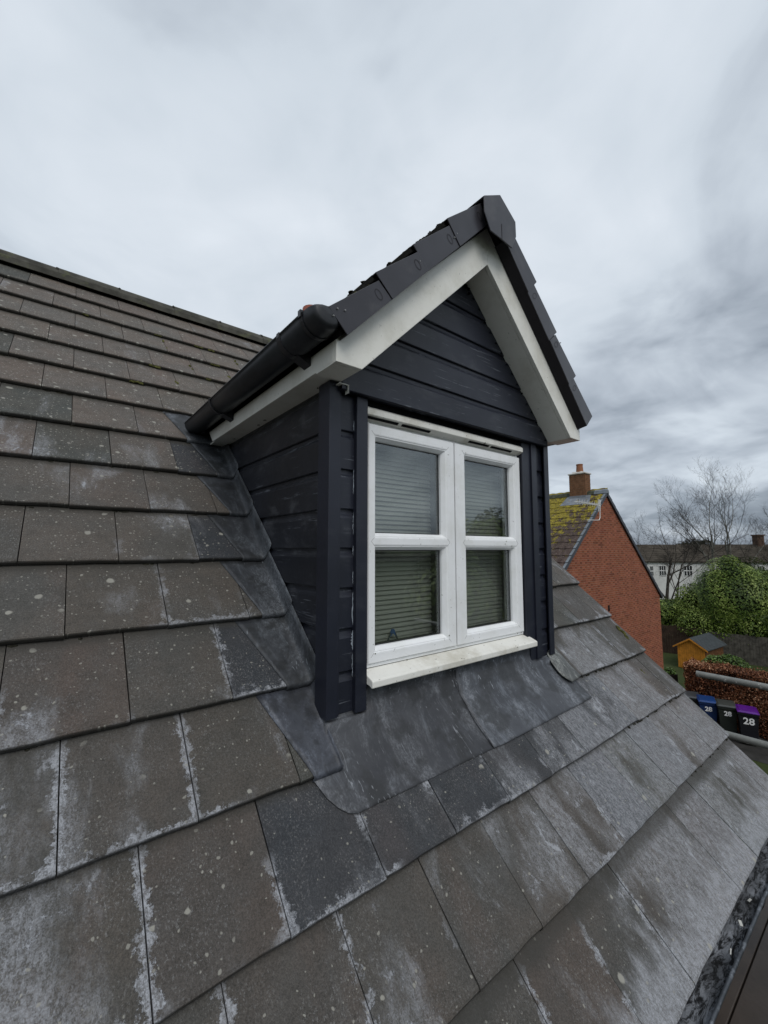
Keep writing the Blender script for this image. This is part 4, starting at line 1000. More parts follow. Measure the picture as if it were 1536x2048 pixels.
# roof of the neighbour, ridge along y
NA = math.atan2(NZA - NZE, NXA - NXL); cn, sn = math.cos(NA), math.sin(NA)
def np_(d, y, h=0): # d: distance down the left slope from the ridge
    return Vector((NXA - d * cn - h * sn, y, NZA + .10 - d * sn + h * cn))
LS = (NXA - NXL) / cn + .25
nroof = MB().prism([np_(0, NY - .02), np_(LS, NY - .02), np_(LS, 14), np_(0, 14)], (0, 0, -.08))
nroof.prism([(2 * NXA - p.x, p.y, p.z) for p in (np_(0, NY - .02), np_(LS, NY - .02), np_(LS, 14), np_(0, 14))], (0, 0, -.08))
nroof = nroof.build('roof', deck_mat, nb)
def ntile_mat():
    m = M('mossy_tile', .95, .15); p = m.pos(); x = m.xyz(p); oi = m.info()
    b = m.mix(m.smooth(m.noise(p, 7, 5, .65), .3, .7), (.050, .034, .029), (.105, .078, .068))
    b = m.mix(m.math('MULTIPLY', m.smooth(m.noise(p, 34, 3, .6), .62, .68), .8), b, (.30, .28, .25))
    ms = m.math('ADD', m.noise(p, 5.5, 6, .72), m.math('ADD', m.math('MULTIPLY', m.smooth(x[2], .7, 3.1), .20), m.math('MULTIPLY', m.smooth(x[1], 6.0, 8.0), .10)))
    f = m.math('MULTIPLY', m.smooth(ms, .62, .72), m.math('ADD', .35, m.smooth(m.noise(p, 26, 4, .7), .40, .52)), clamp=True); mc = m.mix(m.smooth(m.noise(p, 18, 4, .6), .4, .6), (.22, .18, .030), (.36, .29, .045)); mc = m.mix(m.smooth(m.noise(p, 9, 4, .6), .55, .7), mc, (.12, .12, .03))
    b = m.mix(f, b, mc); m.color(b); m.bump(m.math('ADD', m.noise(p, 40, 5, .7), f), 1, .012); return m.m
nt_m = ntile_mat(); NG = .345
tm = MB()
vs_ = []; prof = [(0, 0), (.06, .012), (.12, .016), (.18, .012), (.24, 0), (.27, -.004), (.328, 0)]
for (v, h) in ((.012, -.006), (0, .0), (0, .026), (.01, .032), (.40, .004)):
    for (u, hh) in prof: vs_.append((u, v, h + hh * (1 if h > .003 else .3)))
n = len(prof); tm.add(vs_, [(i * n + j, i * n + j + 1, (i + 1) * n + j + 1, (i + 1) * n + j) for i in range(4) for j in range(n - 1)])
tme = tm.mesh('tile'); tme.materials.append(nt_m)
# build transforms: local u -> +y, local v -> up the slope, local h -> normal
rest = MB()
for r_ in range(int(LS / NG) + 1):
    dlow = LS - r_ * NG
    if dlow < .1: continue
    for q in range(24):
        y0 = NY - .02 + q * .33
        if y0 > 13.5: continue
        B = np_(dlow, y0, .004); ex = Vector((0, 1, 0)); ey = Vector((cn, 0, sn)); ez = Vector((-sn, 0, cn))
        if q < 13 and r_ >= 4:
            Mx = Matrix((ex, ey, ez)).transposed()
            if Mx.determinant() < 0: pass
            o = bpy.data.objects.new('tile', tme); COL.objects.link(o); o.parent = nroof
            M4 = Matrix.Translation(B) @ Mx.to_4x4(); M4 = M4 @ Matrix.Rotation(R(random.uniform(-.5, .5)), 4, 'Z'); 
            # left handed frame: mirror u so that the matrix is a pure rotation
            M4 = Matrix.Translation(B + ex * .33) @ Matrix((-ex, ey, ez)).transposed().to_4x4()
            o.matrix_basis = M4
        else:
            vv = [B + ex * v[0] + ey * v[1] + ez * v[2] for v in tm.v]; rest.add(vv, tm.f)
rest.build('roof_tiling', nt_m, nroof, kind='stuff')
# verge strips, dark, stepped
vmat = plain('verge_grey', (.045, .050, .060), .5, .4, .2); vlight = plain('verge_top_grey', (.15, .17, .19), .5, .4, .2)
for sgn in (1, -1):
    f_ = (lambda p: p) if sgn == 1 else (lambda p: Vector((2 * NXA - p.x, p.y, p.z)))
    for r_ in range(int(LS / NG) + 1):
        dlow = LS - r_ * NG; dup = max(dlow - NG, 0)
        if dlow < .05: continue
        MB().prism([f_(np_(dlow, NY - .07, .045)), f_(np_(dup, NY - .07, .022)), f_(np_(dup, NY - .07, -.085)), f_(np_(dlow, NY - .07, -.085))], (0, .05, 0)).build('verge_unit', vmat, nroof)
        if sgn == 1: MB().prism([f_(np_(dlow, NY - .072, .047)), f_(np_(dup + .01, NY - .072, .024)), f_(np_(dup + .01, NY + .01, .024)), f_(np_(dlow, NY + .01, .047))], (0, 0, .006)).build('verge_top', vlight, nroof)
for i in range(17):
    y0 = NY - .08 + i * .45
    mb = MB(); mb.prism([(NXA - .13, y0, NZA + .05), (NXA - .09, y0, NZA + .17), (NXA, y0, NZA + .21), (NXA + .09, y0, NZA + .17), (NXA + .13, y0, NZA + .05)], (0, .44, 0)).build('ridge_tile', plain('nb_ridge', (.075, .08, .055), .9, .2, .4, 10) if i == 1 else (vlight if i == 0 else bpy.data.materials['nb_ridge']), nroof)
# chimney
ch = thing('chimney', 'buff brick chimney stack with one clay pot on the neighbouring roof ridge', 'chimney', (14.6, 6.95, 2.9))
cb = plain('chimney_brick', (.17, .085, .045), .9, .2, .25, 12); cmort = plain('chimney_mortar', (.16, .12, .085), .95, .1, .2)
cx0, cx1, cy0, cy1, cz0, cz1 = 14.38, 14.83, 6.62, 7.22, 2.95, 4.02
MB().box(cx0 + .006, cx1 - .006, cy0 + .006, cy1 - .006, cz0, cz1 - .003).build('stack_core', cmort, ch)
r_ = 0; z = cz0
while z < cz1 - .02:
    for (ax, a0, a1, fixed) in (('y', cy0, cy1, cx0), ('x', cx0, cx1, cy0)):
        q = a0 - (.1125 if r_ % 2 else 0)
        while q < a1:
            s0, s1 = max(q, a0), min(q + .215, a1)
            if s1 - s0 > .02:
                mb = MB()
                if ax == 'y': mb.box(fixed, fixed + .02, s0, s1, z, z + .065)
                else: mb.box(s0 + .001, s1, fixed, fixed + .02, z, z + .065)
                mb.build('brick', cb, ch)
            q += .225
    z += .075; r_ += 1
MB().box(cx0 - .035, cx1 + .035, cy0 - .035, cy1 + .035, cz1, cz1 + .05).build('coping', plain('pale_coping', (.48, .46, .42), .8, .2, .2), ch, bevel=.01)
MB().prism([(cx0 + .02, cy0 + .05, cz1 + .05), (cx1 - .02, cy0 + .05, cz1 + .05), (cx1 - .12, cy0 + .16, cz1 + .12), (cx0 + .12, cy0 + .16, cz1 + .12)], (0, .4, 0)).build('flaunching', bpy.data.materials['pale_coping'], ch)
mb = MB(); mb.tube([(14.6, 6.9, cz1 + .05), (14.6, 6.9, cz1 + .36), (14.6, 6.9, cz1 + .37), (14.6, 6.9, cz1 + .41)], [.135, .112, .122, .122], 18)
mb.build('chimney_pot', plain('clay_pot', (.25, .11, .06), .8, .2, .2), ch)
fl = MB(); fl.prism([np_(.16, 6.45, .040), np_(.72, 6.35, .040), np_(.72, 7.45, .040), np_(.16, 7.35, .040)], (0, 0, .012)); fl.box(cx0 - .012, cx1 + .012, cy0 - .012, cy1 + .012, 2.93, 3.20)
fl.build('lead_flashing', plain('nb_lead', (.17, .185, .205), .6, .4, .3, 4), nb)
# tv aerial
ae = thing('tv_aerial', 'small white television aerial fixed near the top of the brick gable', 'aerial', (13.3, 5.7, 2.2))
alu = plain('aerial_metal', (.62, .62, .60), .4, .5, .1)
mb = MB(); mb.tube([(13.06, 5.97, 2.17), (13.2, 5.75, 2.16), (13.36, 5.7, 2.17), (13.43, 5.7, 2.25), (13.46, 5.7, 2.52), (13.50, 5.7, 2.86)], .013, 6); mb.build('mast', alu, ae)
mb = MB(); mb.tube([(11.75, 5.7, 2.69), (13.5, 5.7, 2.66)], .012, 6); mb.build('boom', alu, ae)
for i in range(9):
    x = 11.9 + i * .17; MB().tube([(x, 5.55, 2.687), (x, 5.85, 2.687)], .006, 4).build('element', alu, ae); MB().tube([(x, 5.7, 2.60), (x, 5.7, 2.78)], .005, 4).build('element', alu, ae)
for dx in (0, .10): MB().tube([(13.34 + dx, 5.7, 2.46), (13.36 + dx, 5.7, 2.88)], .010, 4).build('reflector', alu, ae)

# ============================================================ vegetation
def leaf_cloud(name, pts, nrm, size, mat, parent, seed, cols=None, aspect=.5):
    """numpy leaf quads (two triangles each) at pts, randomly turned about nrm"""
    r = np.random.default_rng(seed); n = len(pts)
    d = r.normal(size=(n, 3)); d = nrm * .9 + d * .75; d /= np.linalg.norm(d, axis=1)[:, None]
    t = np.cross(d, r.normal(size=(n, 3))); t /= np.linalg.norm(t, axis=1)[:, None]; b = np.cross(d, t)
    s = size * r.uniform(.6, 1.3, size=(n, 1)); a_ = t * s; b_ = b * s * aspect
    V = np.stack([pts - a_, pts + b_ + d * s * .12, pts + a_, pts - b_ + d * s * .12], 1).reshape(-1, 3)
    me = bpy.data.meshes.new(name); me.vertices.add(4 * n); me.vertices.foreach_set('co', V.ravel().astype(np.float32))
    me.loops.add(4 * n); me.loops.foreach_set('vertex_index', np.arange(4 * n, dtype=np.int32)); me.polygons.add(n)
    me.polygons.foreach_set('loop_start', np.arange(0, 4 * n, 4, dtype=np.int32)); me.update(calc_edges=True)
    ca = me.color_attributes.new('tint', 'FLOAT_COLOR', 'CORNER'); q = r.uniform(0, 1, n) if cols is None else cols
    arr = np.ones((4 * n, 4), dtype=np.float32); arr[:, :3] = np.repeat(q, 4)[:, None]; ca.data.foreach_set('color', arr.ravel())
    me.materials.append(mat); o = bpy.data.objects.new(name, me); finish(o, parent); return o
def leaf_mat(name, stops, rough=.45, spec=.35):
    m = M(name, rough, spec); a = m.N('ShaderNodeVertexColor'); a.layer_name = 'tint'
    sp = m.N('ShaderNodeSeparateColor'); m.L(a.outputs['Color'], sp.inputs[0]); rmp = m.N('ShaderNodeValToRGB'); m.L(sp.outputs[0], rmp.inputs[0])
    el = rmp.color_ramp.elements; el[0].color = (*stops[0], 1); el[1].color = (*stops[-1], 1)
    for i, c in enumerate(stops[1:-1]): x = el.new((i + 1) / (len(stops) - 1)); x.color = (*c, 1)
    m.color(rmp.outputs[0]); return m.m
laurel_m = leaf_mat('laurel_leaf', [(.014, .028, .006), (.048, .084, .012), (.105, .155, .022), (.26, .32, .085)], .5, .25)
bush_m = leaf_mat('bush_leaf', [(.040, .075, .014), (.085, .150, .026), (.16, .23, .05)])
beech_m = leaf_mat('beech_leaf', [(.040, .018, .010), (.13, .045, .020), (.26, .105, .048), (.55, .34, .21)], .6, .25)
far_g = leaf_mat('far_evergreen', [(.020, .034, .014), (.045, .062, .024), (.07, .085, .035)], .7, .2)
bark = plain('bark', (.055, .048, .040), .95, .1, .35, 6); bark_pale = plain('pale_bark', (.15, .145, .125), .9, .15, .3, 5)
core_m = plain('foliage_core', (.010, .014, .006), 1, .02, .3, 3)
def blob_points(r, c, rad, n, bump_=.22, squash=(1, 1, 1), bottom=None):
    """points near a lumpy surface"""
    d = r.normal(size=(n, 3)); d /= np.linalg.norm(d, axis=1)[:, None]
    k = r.normal(size=(7, 3)) * 2.2; ph = r.uniform(0, 6, 7)
    w_ = sum(np.sin(d @ k[i] * 1.6 + ph[i]) for i in range(7)) / 7
    rr_ = 1 + w_ * bump_ * 2 - r.uniform(0, 1, n) ** 2 * .22
    p = d * rr_[:, None] * np.array(rad) + np.array(c)
    if bottom is not None: keep = p[:, 2] > bottom; return p[keep], d[keep]
    return p, d
def core(name, c, rad, parent):
    mb = MB(); n = 12; vs_ = []
    for i in range(9):
        a = -math.pi / 2 + math.pi * i / 8
        for j in range(n):
            b = 2 * math.pi * j / n; q = 1 + .08 * math.sin(3 * b + i)
            vs_.append((c[0] + rad[0] * math.cos(a) * math.cos(b) * q, c[1] + rad[1] * math.cos(a) * math.sin(b) * q, c[2] + rad[2] * math.sin(a)))
    mb.add(vs_, [(i * n + j, i * n + (j + 1) % n, (i + 1) * n + (j + 1) % n, (i + 1) * n + j) for i in range(8) for j in range(n)])
    return mb
def evergreen(name, label, cat, blobs, n, size, mat, seed, group=None, trunk=True):
    r = np.random.default_rng(seed); b0 = blobs[0][0]
    t = thing(name, label, cat, (b0[0], b0[1], GZ), group); P, D, Q = [], [], []
    tot = sum(b[1][0] * b[1][2] for b in blobs)
    mbc = MB()
    for (c, rad) in blobs:
        p, d = blob_points(r, c, rad, int(n * rad[0] * rad[2] / tot)); keep = p[:, 2] > GZ + .05; p, d = p[keep], d[keep]
        k = r.normal(size=3) * 1.5; q = .45 + .25 * np.sin(p @ k) + r.normal(size=len(p)) * .22; P.append(p); D.append(d); Q.append(np.clip(q, 0, 1))
        m_ = core('x', c, [x * .80 for x in rad], None); mbc.add(m_.v, m_.f)
    leaf_cloud('foliage', np.concatenate(P), np.concatenate(D), size, mat, t, seed, np.concatenate(Q))
    mbc.build('inner_twigs', core_m, t, smooth=True)
    if trunk: MB().tube([(b0[0], b0[1], GZ), (b0[0] + .1, b0[1], GZ + 1.2), (b0[0], b0[1], b0[2])], [.14, .12, .06], 8).build('trunk', bark, t)
    return t
# big bay, laurel hedge mass
evergreen('laurel_tree', 'large rounded bright green evergreen tree rising above the laurel hedge before the white cottage', 'tree',
          [((29.8, 5.7, -2.0), (2.5, 2.5, 2.4)), ((29.6, 5.5, -.9), (1.5, 1.5, 1.45)), ((30.6, 4.0, -1.8), (2.0, 2.0, 1.75)), ((31, 2.3, -1.9), (2.0, 2.2, 1.3)), ((28.9, 7.0, -2.4), (1.4, 1.6, 1.5)), ((29.9, 5.9, .3), (.30, .30, .42))], 70000, .062, laurel_m, 21)
evergreen('laurel_hedge', 'dark glossy laurel hedge beside the red brick wall, above the brown fence', 'hedge',
          [((29.0, 9.3, -3.0), (1.3, 2.2, 1.15)), ((28.6, 8.2, -3.0), (1.2, 1.6, 1.0)), ((28.2, 6.7, -3.1), (1.3, 1.6, 1.15)), ((28.4, 5.2, -3.2), (1.3, 1.6, 1.2)), ((28.9, 3.6, -3.1), (1.4, 1.8, 1.4)), ((29.4, 2.0, -3.0), (1.4, 1.8, 1.5))], 60000, .060, laurel_m, 22, trunk=False)
evergreen('rounded_shrub', 'low rounded light green shrub between the orange shed and the grey fence', 'shrub', [((22.9, 4.85, -4.3), (.9, .95, .82))], 6000, .045, bush_m, 23, trunk=False)
evergreen('young_shrub', 'tiny pale green shrub at the foot of the brown fence beside the shed', 'shrub', [((20.9, 6.35, -4.45), (.28, .3, .32))], 500, .05, bush_m, 24, trunk=False)
evergreen('conifer', 'dark conifer crown standing beyond the neighbouring roof verge', 'tree', [((57, 22.4, -1.2), (1.6, 1.6, 2.9)), ((57.4, 23.6, -1.5), (1.4, 1.4, 2.2))], 7000, .13, far_g, 25)
evergreen('pine_tree', 'dark spreading pine top just above the white cottage ridge', 'tree', [((70, 18.5, .6), (2.4, 2.4, 1.7)), ((70.5, 16.8, .8), (2.0, 2.0, 1.4)), ((71, 20, .0), (1.6, 1.6, 1.1))], 5000, .2, leaf_mat('pine_needles', [(.018, .022, .013), (.035, .038, .022), (.06, .055, .035)], .8, .1), 26)
# beech hedge
r = np.random.default_rng(31); bh = thing('beech_hedge', 'clipped copper brown beech hedge with dead leaves behind the wheelie bins', 'hedge', (16.9, 2.3, GZ))
n = 60000; H0, H1 = -4.66, -2.80
L0, L1 = 4.45, -1.8
def hedge_pt(n):
    y = r.uniform(L1, L0, n); u = r.uniform(0, 1, n); P = np.zeros((n, 3)); N_ = np.zeros((n, 3))
    xf = 16.45 + (L0 - y) * .03; f = u < .55; z = r.uniform(H0, H1, n)
    P[:, 1] = y; P[:, 0] = xf + r.uniform(0, .10, n) + .05 * np.sin(y * 7 + z * 5); P[:, 2] = z; N_[:, 0] = -1
    t = ~f; P[t, 0] = xf[t] + r.uniform(0, .95, t.sum()); P[t, 2] = H1 - r.uniform(0, .10, t.sum()) + .04 * np.sin(y[t] * 5 + P[t, 0] * 6); N_[t] = (0, 0, 1)
    e = r.uniform(0, 1, n) < .10; P[e, 1] = L0 + r.uniform(-.12, .03, e.sum()); P[e, 0] = xf[e] + r.uniform(0, .95, e.sum()); P[e, 2] = r.uniform(H0, H1, e.sum()); N_[e] = (0, 1, 0)
    P[:, 2] += (r.random(n) < .05) * r.uniform(0, .12, n)
    return P, N_
P, N_ = hedge_pt(n); q = np.clip(.36 + .16 * np.sin(P[:, 1] * 2.3 + P[:, 2] * 3) + r.normal(size=n) * .24 + .15 * (N_[:, 2] > .5), 0, 1)
leaf_cloud('foliage', P, N_, .029, beech_m, bh, 32, q, .62)
MB().box(16.62, 17.35, L1, L0 - .12, GZ, H1 - .16).build('inner_twigs', plain('hedge_core', (.014, .009, .006), 1, .02, .3, 6), bh)
# bare trees
twig_m = plain('dark_twig', (.030, .026, .023), .95, .1, .3, 6)
def bare_tree(label, base, h, seed, mat, spread=.55, levels=5, r0=.14, lean=(0, 0), stems=1, droop=0, first=.28, kids=(3, 5)):
    rnd = random.Random(seed); t = thing('bare_tree', label, 'tree', base, 'leafless trees around the white cottage'); trunk = MB(); twigs = MB()
    def grow(p, d, L, rad, lvl):
        pts = [p]; rads = [rad]; nseg = 4 if lvl < 3 else 3; q = p; dd = d
        for i in range(nseg):
            dd = (dd + Vector((rnd.uniform(-1, 1), rnd.uniform(-1, 1), rnd.uniform(-.5, 1) - droop * lvl * .4)) * (.11 + .05 * lvl)).normalized()
            q = q + dd * L / nseg; pts.append(q); rads.append(rad * (1 - .55 * (i + 1) / nseg))
        (trunk if lvl < 2 else twigs).tube(pts, rads, 7 if lvl < 2 else 3, cap=False)
        if lvl >= levels: return
        k = rnd.randint(*kids) + (2 if lvl == 0 else 0)
        for i in range(k):
            f = first + (1 - first) * (i + rnd.uniform(.2, 1)) / k if lvl == 0 else .25 + .75 * (i + rnd.random()) / k
            f = min(f, 1); j = min(int(f * nseg), nseg - 1); a = pts[j].lerp(pts[j + 1], f * nseg - j)
            ang = rnd.uniform(.35, 1.0) * spread; az = rnd.uniform(0, 2 * math.pi); u = dd.orthogonal().normalized(); v = dd.cross(u)
            nd = (dd * math.cos(ang) + (u * math.cos(az) + v * math.sin(az)) * math.sin(ang) + Vector((0, 0, .10))).normalized()
            grow(a, nd, L * rnd.uniform(.46, .74) * (1.10 - .25 * f), max(rads[j] * rnd.uniform(.42, .62), .0045), lvl + 1)
        if lvl > 0: grow(q, dd, L * .5, rads[-1] * .8, lvl + 1)
    for s_ in range(stems):
        o_ = Vector((rnd.uniform(-.5, .5), rnd.uniform(-.5, .5), 0)) * (stems > 1) * .8
        grow(Vector(base) + o_, Vector((lean[0] + o_.x * .12, lean[1] + o_.y * .12, 1)).normalized(), h * (.62 if stems == 1 else .6), r0, 0)
    trunk.build('trunk', mat, t); twigs.build('branches', twig_m, t, kind='stuff'); return t
bare_tree('tall pale barked leafless tree, tallest, rising above the evergreen before the cottage', (41.5, 9.3, GZ), 11.6, 5, bark_pale, .95, 5, .15, (.0, .02), 1, first=.36, kids=(3, 4))
bare_tree('second tall leafless tree just right of the tallest one', (42.5, 7.7, GZ), 10.6, 8, bark_pale, .9, 5, .12, (-.02, .02), 1, first=.36, kids=(3, 4))
bare_tree('dark gnarled leafless tree beside the brick gable edge, branching across the white wall', (33.0, 10.4, GZ), 8.6, 12, bark, 1.15, 5, .14, (.06, .02), 1, first=.25, kids=(3, 4))
bare_tree('leafless tree at the right edge of the view before the cottage chimney', (44.0, 3.6, GZ), 9.6, 17, bark, .95, 5, .12, (0, .02), 1, first=.3, kids=(3, 4))
bare_tree('slim leafless tree between the gnarled tree and the tall pale one', (40.5, 12.0, GZ), 7.6, 23, bark, 1.1, 5, .09, (-.02, -.03), 1, first=.3, kids=(3, 4))
bare_tree('low brown leafless thicket tree against the cottage roof at far right', (47.0, 6.0, GZ), 8.2, 29, bark, 1.1, 5, .10, (0, 0), 1, first=.25, kids=(3, 4))
# woodland belt far off
r = np.random.default_rng(41); n = 26000; a = r.uniform(0, 2 * np.pi, n); d = 230 + r.uniform(-40, 60, n)
hh = 3.2 + 1.7 * np.sin(a * 23) + 1.2 * np.sin(a * 61 + 1) + .9 * np.sin(a * 140)
P = np.stack([d * np.sin(a), d * np.cos(a), GZ + np.abs(r.normal(size=n)) * 0 + r.uniform(0, 1, n) ** .6 * hh], 1)
N_ = np.stack([-np.sin(a), -np.cos(a), np.full(n, .5)], 1)
o = leaf_cloud('far_woodland', P, N_, 1.5, leaf_mat('far_wood', [(.035, .040, .030), (.060, .062, .045), (.085, .080, .062)], .9, .05), None, 42, np.clip(.4 + .3 * np.sin(a * 37) + r.normal(size=n) * .2, 0, 1), .8)
tag(o, kind='stuff'); o['label'] = 'low brown green belt of woodland on the horizon'
# things across the street that the glass mirrors
for i, (x, y, s_) in enumerate([(9.5, -7.5, 1.1), (20, -14, 1.6)]):
    evergreen('garden_tree', ['nearer leafy evergreen behind the camera, only mirrored in the right window pane', 'farther leafy evergreen behind the camera, only mirrored in the window glass'][i], 'tree', [((x, y, GZ + 3.2 * s_), (1.6 * s_, 1.6 * s_, 2.1 * s_))], 3500, .14, laurel_m, 60 + i, 'trees across the front garden')

# ============================================================ white cottage
co = thing('white_cottage', 'long white rendered cottage with a brown tiled roof half hidden by trees and hedge', 'cottage', (60, 12, GZ))
A = Vector((53.6, 20.6, 0)); B = Vector((66.5, 6.4, 0)); dirv = (B - A).normalized(); nrm_ = Vector((dirv.y, -dirv.x, 0)); 
if nrm_.dot(Vector((CAM.x, CAM.y, 0)) - A) < 0: nrm_ = -nrm_
Lc = (B - A).length; back = -nrm_
ZE = -.28; ZR = 1.66
def cp(u, out_, z): p = A + dirv * u + nrm_ * out_; return Vector((p.x, p.y, z))
render_m = plain('white_render', (.52, .52, .50), .9, .1, .08, 1.0, .2, 20)
MB().prism([cp(0, 0, GZ), cp(0, -6, GZ), cp(0, -6, ZE), cp(0, -3, ZR - .1), cp(0, 0, ZE)], dirv * Lc).build('wall', render_m, co)
cr = MB(); crm = plain('brown_roof', (.058, .050, .040), .95, .1, .3, 1.2)
cr.prism([cp(-.2, .25, ZE - .10), cp(-.2, -3, ZR), cp(-.2, -3, ZR + .1), cp(-.2, .25, ZE)], dirv * (Lc + .4)); cr.prism([cp(-.2, -6.25, ZE - .10), cp(-.2, -3, ZR), cp(-.2, -3, ZR + .1), cp(-.2, -6.25, ZE)], dirv * (Lc + .4))
cro = cr.build('roof', crm, co)
for i in range(9):
    t0, t1 = i / 9, (i + 1) / 9
    a = cp(-.2, .27 - 3.27 * t0, ZE + .005 + (ZR - ZE + .1) * t0 + .04); b = cp(-.2, .27 - 3.27 * t1, ZE + .005 + (ZR - ZE + .1) * t1 + .015)
    MB().prism([a, b, b - Vector((0, 0, .03)), a - Vector((0, 0, .03))], dirv * (Lc + .4)).build('tile_course', crm, cro)
wfm = plain('cottage_window_frame', (.7, .7, .68), .5, .3, .05); wgl = plain('cottage_glass', (.02, .024, .028), .1, .6, .2)
def cott_u(px_u, out_=0.0):  # wall coordinate seen in the given photo column
    lo, hi = 0.0, Lc
    for _ in range(40):
        m_ = (lo + hi) / 2
        if proj(cp(m_, out_, -1))[0] < px_u: lo = m_
        else: hi = m_
    return lo
for (ua, ub, z0, z1) in [(1367, 1384, -1.95, -.72), (1318, 1331, -1.95, -.75), (1374, 1387, -4.3, -3.25), (1300, 1306, -2.0, -.8), (1470, 1486, -1.95, -.72), (1514, 1528, -1.95, -.72)]:
    a, b = cott_u(ua), cott_u(ub)
    wf = MB().prism([cp(a, .01, z0), cp(b, .01, z0), cp(b, .01, z1), cp(a, .01, z1)], nrm_ * .05).build('window', wfm, co)
    nx = 3
    for i in range(nx):
        for j in range(2):
            w0 = a + (b - a) * (i + .12) / nx; w1 = a + (b - a) * (i + .88) / nx; h0 = z0 + (z1 - z0) * (j + .08) / 2; h1 = z0 + (z1 - z0) * (j + .92) / 2
            MB().prism([cp(w0, .062, h0), cp(w1, .062, h0), cp(w1, .062, h1), cp(w0, .062, h1)], nrm_ * .01).build('pane', wgl, wf)
u0 = cott_u(1519, -2.6); u1 = cott_u(1533, -2.6)
MB().prism([cp(u0, -2.6, ZR - .3), cp(u1, -2.6, ZR - .3), cp(u1, -3.5, ZR - .3), cp(u0, -3.5, ZR - .3)], (0, 0, 1.45)).build('chimney', plain('old_brick', (.10, .062, .045), .9, .1, .3, 3), co)
MB().prism([cp(u0 - .08, -2.5, ZR + 1.15), cp(u1 + .08, -2.5, ZR + 1.15), cp(u1 + .08, -3.6, ZR + 1.15), cp(u0 - .08, -3.6, ZR + 1.15)], (0, 0, .15)).build('chimney_band', bpy.data.materials['old_brick'], co)
# a second wing / outbuilding wall on the right is hidden by trees

# ============================================================ shed, fences
shed = thing('garden_shed', 'small orange wooden garden shed with a dark felt roof against the brown fence', 'shed', (24.6, 6.4, GZ))
sa = Vector((23.85, 6.86, GZ)); sb = Vector((23.75, 5.70, GZ)); sd = (sb - sa).normalized(); sbk = Vector((-sd.y, sd.x, 0)) 
if sbk.x < 0: sbk = -sbk
sw = (sb - sa).length; she, shr, sl_ = 1.12, 1.50, 2.2
or_m = plain('orange_stain', (.58, .235, .030), .7, .3, .18, 5); felt = plain('green_grey_felt', (.048, .055, .058), .9, .15, .2, 8)
def sp_(u, d, h): return sa + sd * u + sbk * d + Vector((0, 0, h))
MB().prism([sp_(0, 0, 0), sp_(sw, 0, 0), sp_(sw, 0, she), sp_(sw / 2, 0, shr), sp_(0, 0, she)], sbk * sl_).build('wall', plain('shed_core', (.12, .055, .02), .9, .1), shed)
nb_ = 12
for i in range(nb_):
    a, b = sw * i / nb_ + .004, sw * (i + 1) / nb_ - .004; hf = lambda u: she + (shr - she) * (1 - abs(u - sw / 2) / (sw / 2))
    q = MB().prism([sp_(a, -.016, .02), sp_(b, -.016, .02), sp_(b, -.016, hf(b)), sp_(a, -.016, hf(a))], sbk * .012).build('plank', or_m, shed)
for i in range(8): 
    MB().prism([sp_(sw + .004, 0, .05 + i * .13), sp_(sw + .004, sl_, .05 + i * .13), sp_(sw + .004, sl_, .17 + i * .13), sp_(sw + .004, 0, .17 + i * .13)], sd * .012).build('plank', plain('shed_side_brown', (.11, .05, .022), .8, .2, .2) if i == 0 else bpy.data.materials['shed_side_brown'], shed)
for s0, s1 in ((-.16, sw / 2), (sw + .16, sw / 2)):
    k = (shr - she) / (sw / 2); z0 = she - k * .16
    MB().prism([sp_(s0, -.12, z0 + .02), sp_(s1, -.12, shr + .02), sp_(s1, sl_ + .1, shr + .02), sp_(s0, sl_ + .1, z0 + .02)], (0, 0, .03)).build('roof', felt, shed)
    MB().prism([sp_(s0, -.135, z0 - .05), sp_(s1, -.135, shr - .05), sp_(s1, -.135, shr + .025), sp_(s0, -.135, z0 + .025)], sbk * .014).build('barge_strip', or_m, shed)
def board_fence(label, a, b, h, mat, bw=.12, group=None, post=1.83):
    a, b = Vector(a), Vector(b); d = (b - a).normalized(); L_ = (b - a).length; nn = Vector((d.y, -d.x, 0)); t = thing('fence', label, 'fence', a, group); i = 0; u = 0
    while u < L_:
        p = a + d * u; hh_ = h + random.uniform(-.01, .01)
        MB().obox(p + d * bw / 2 + Vector((0, 0, hh_ / 2)) + nn * (.006 * (i % 2)), d * (bw / 2 - .003), nn * .008, Vector((0, 0, hh_ / 2))).build('board', mat, t); u += bw; i += 1
    mb = MB(); u = 0
    while u < L_ + .1:
        MB().obox(a + d * u + Vector((0, 0, h / 2 + .03)) - nn * .05, d * .045, nn * .045, Vector((0, 0, h / 2 + .03))).build('post', mat, t); u += post
    for z in (.35, h - .3): MB().obox(a + d * L_ / 2 + Vector((0, 0, z)) - nn * .03, d * L_ / 2, nn * .018, Vector((0, 0, .04))).build('rail', mat, t)
    return t
brown_f = plain('brown_fence_stain', (.040, .026, .018), .85, .2, .3, 4); grey_f = plain('grey_weathered_fence', (.085, .078, .066), .95, .1, .35, 5); dark_f = plain('dark_fence_stain', (.022, .016, .013), .8, .2, .3, 4)
board_fence('dark brown boarded fence beneath the laurel hedge beside the brick wall', (26.4, 9.6, GZ), (27.1, 6.7, GZ), 1.55, brown_f)
board_fence('grey weathered boarded fence behind the low rounded shrub', (27.0, 6.6, GZ), (27.6, 2.0, GZ), 1.45, grey_f)
board_fence('short very dark fence at the left end of the beech hedge', (15.7, 5.45, GZ), (16.9, 4.85, GZ), 1.35, dark_f)

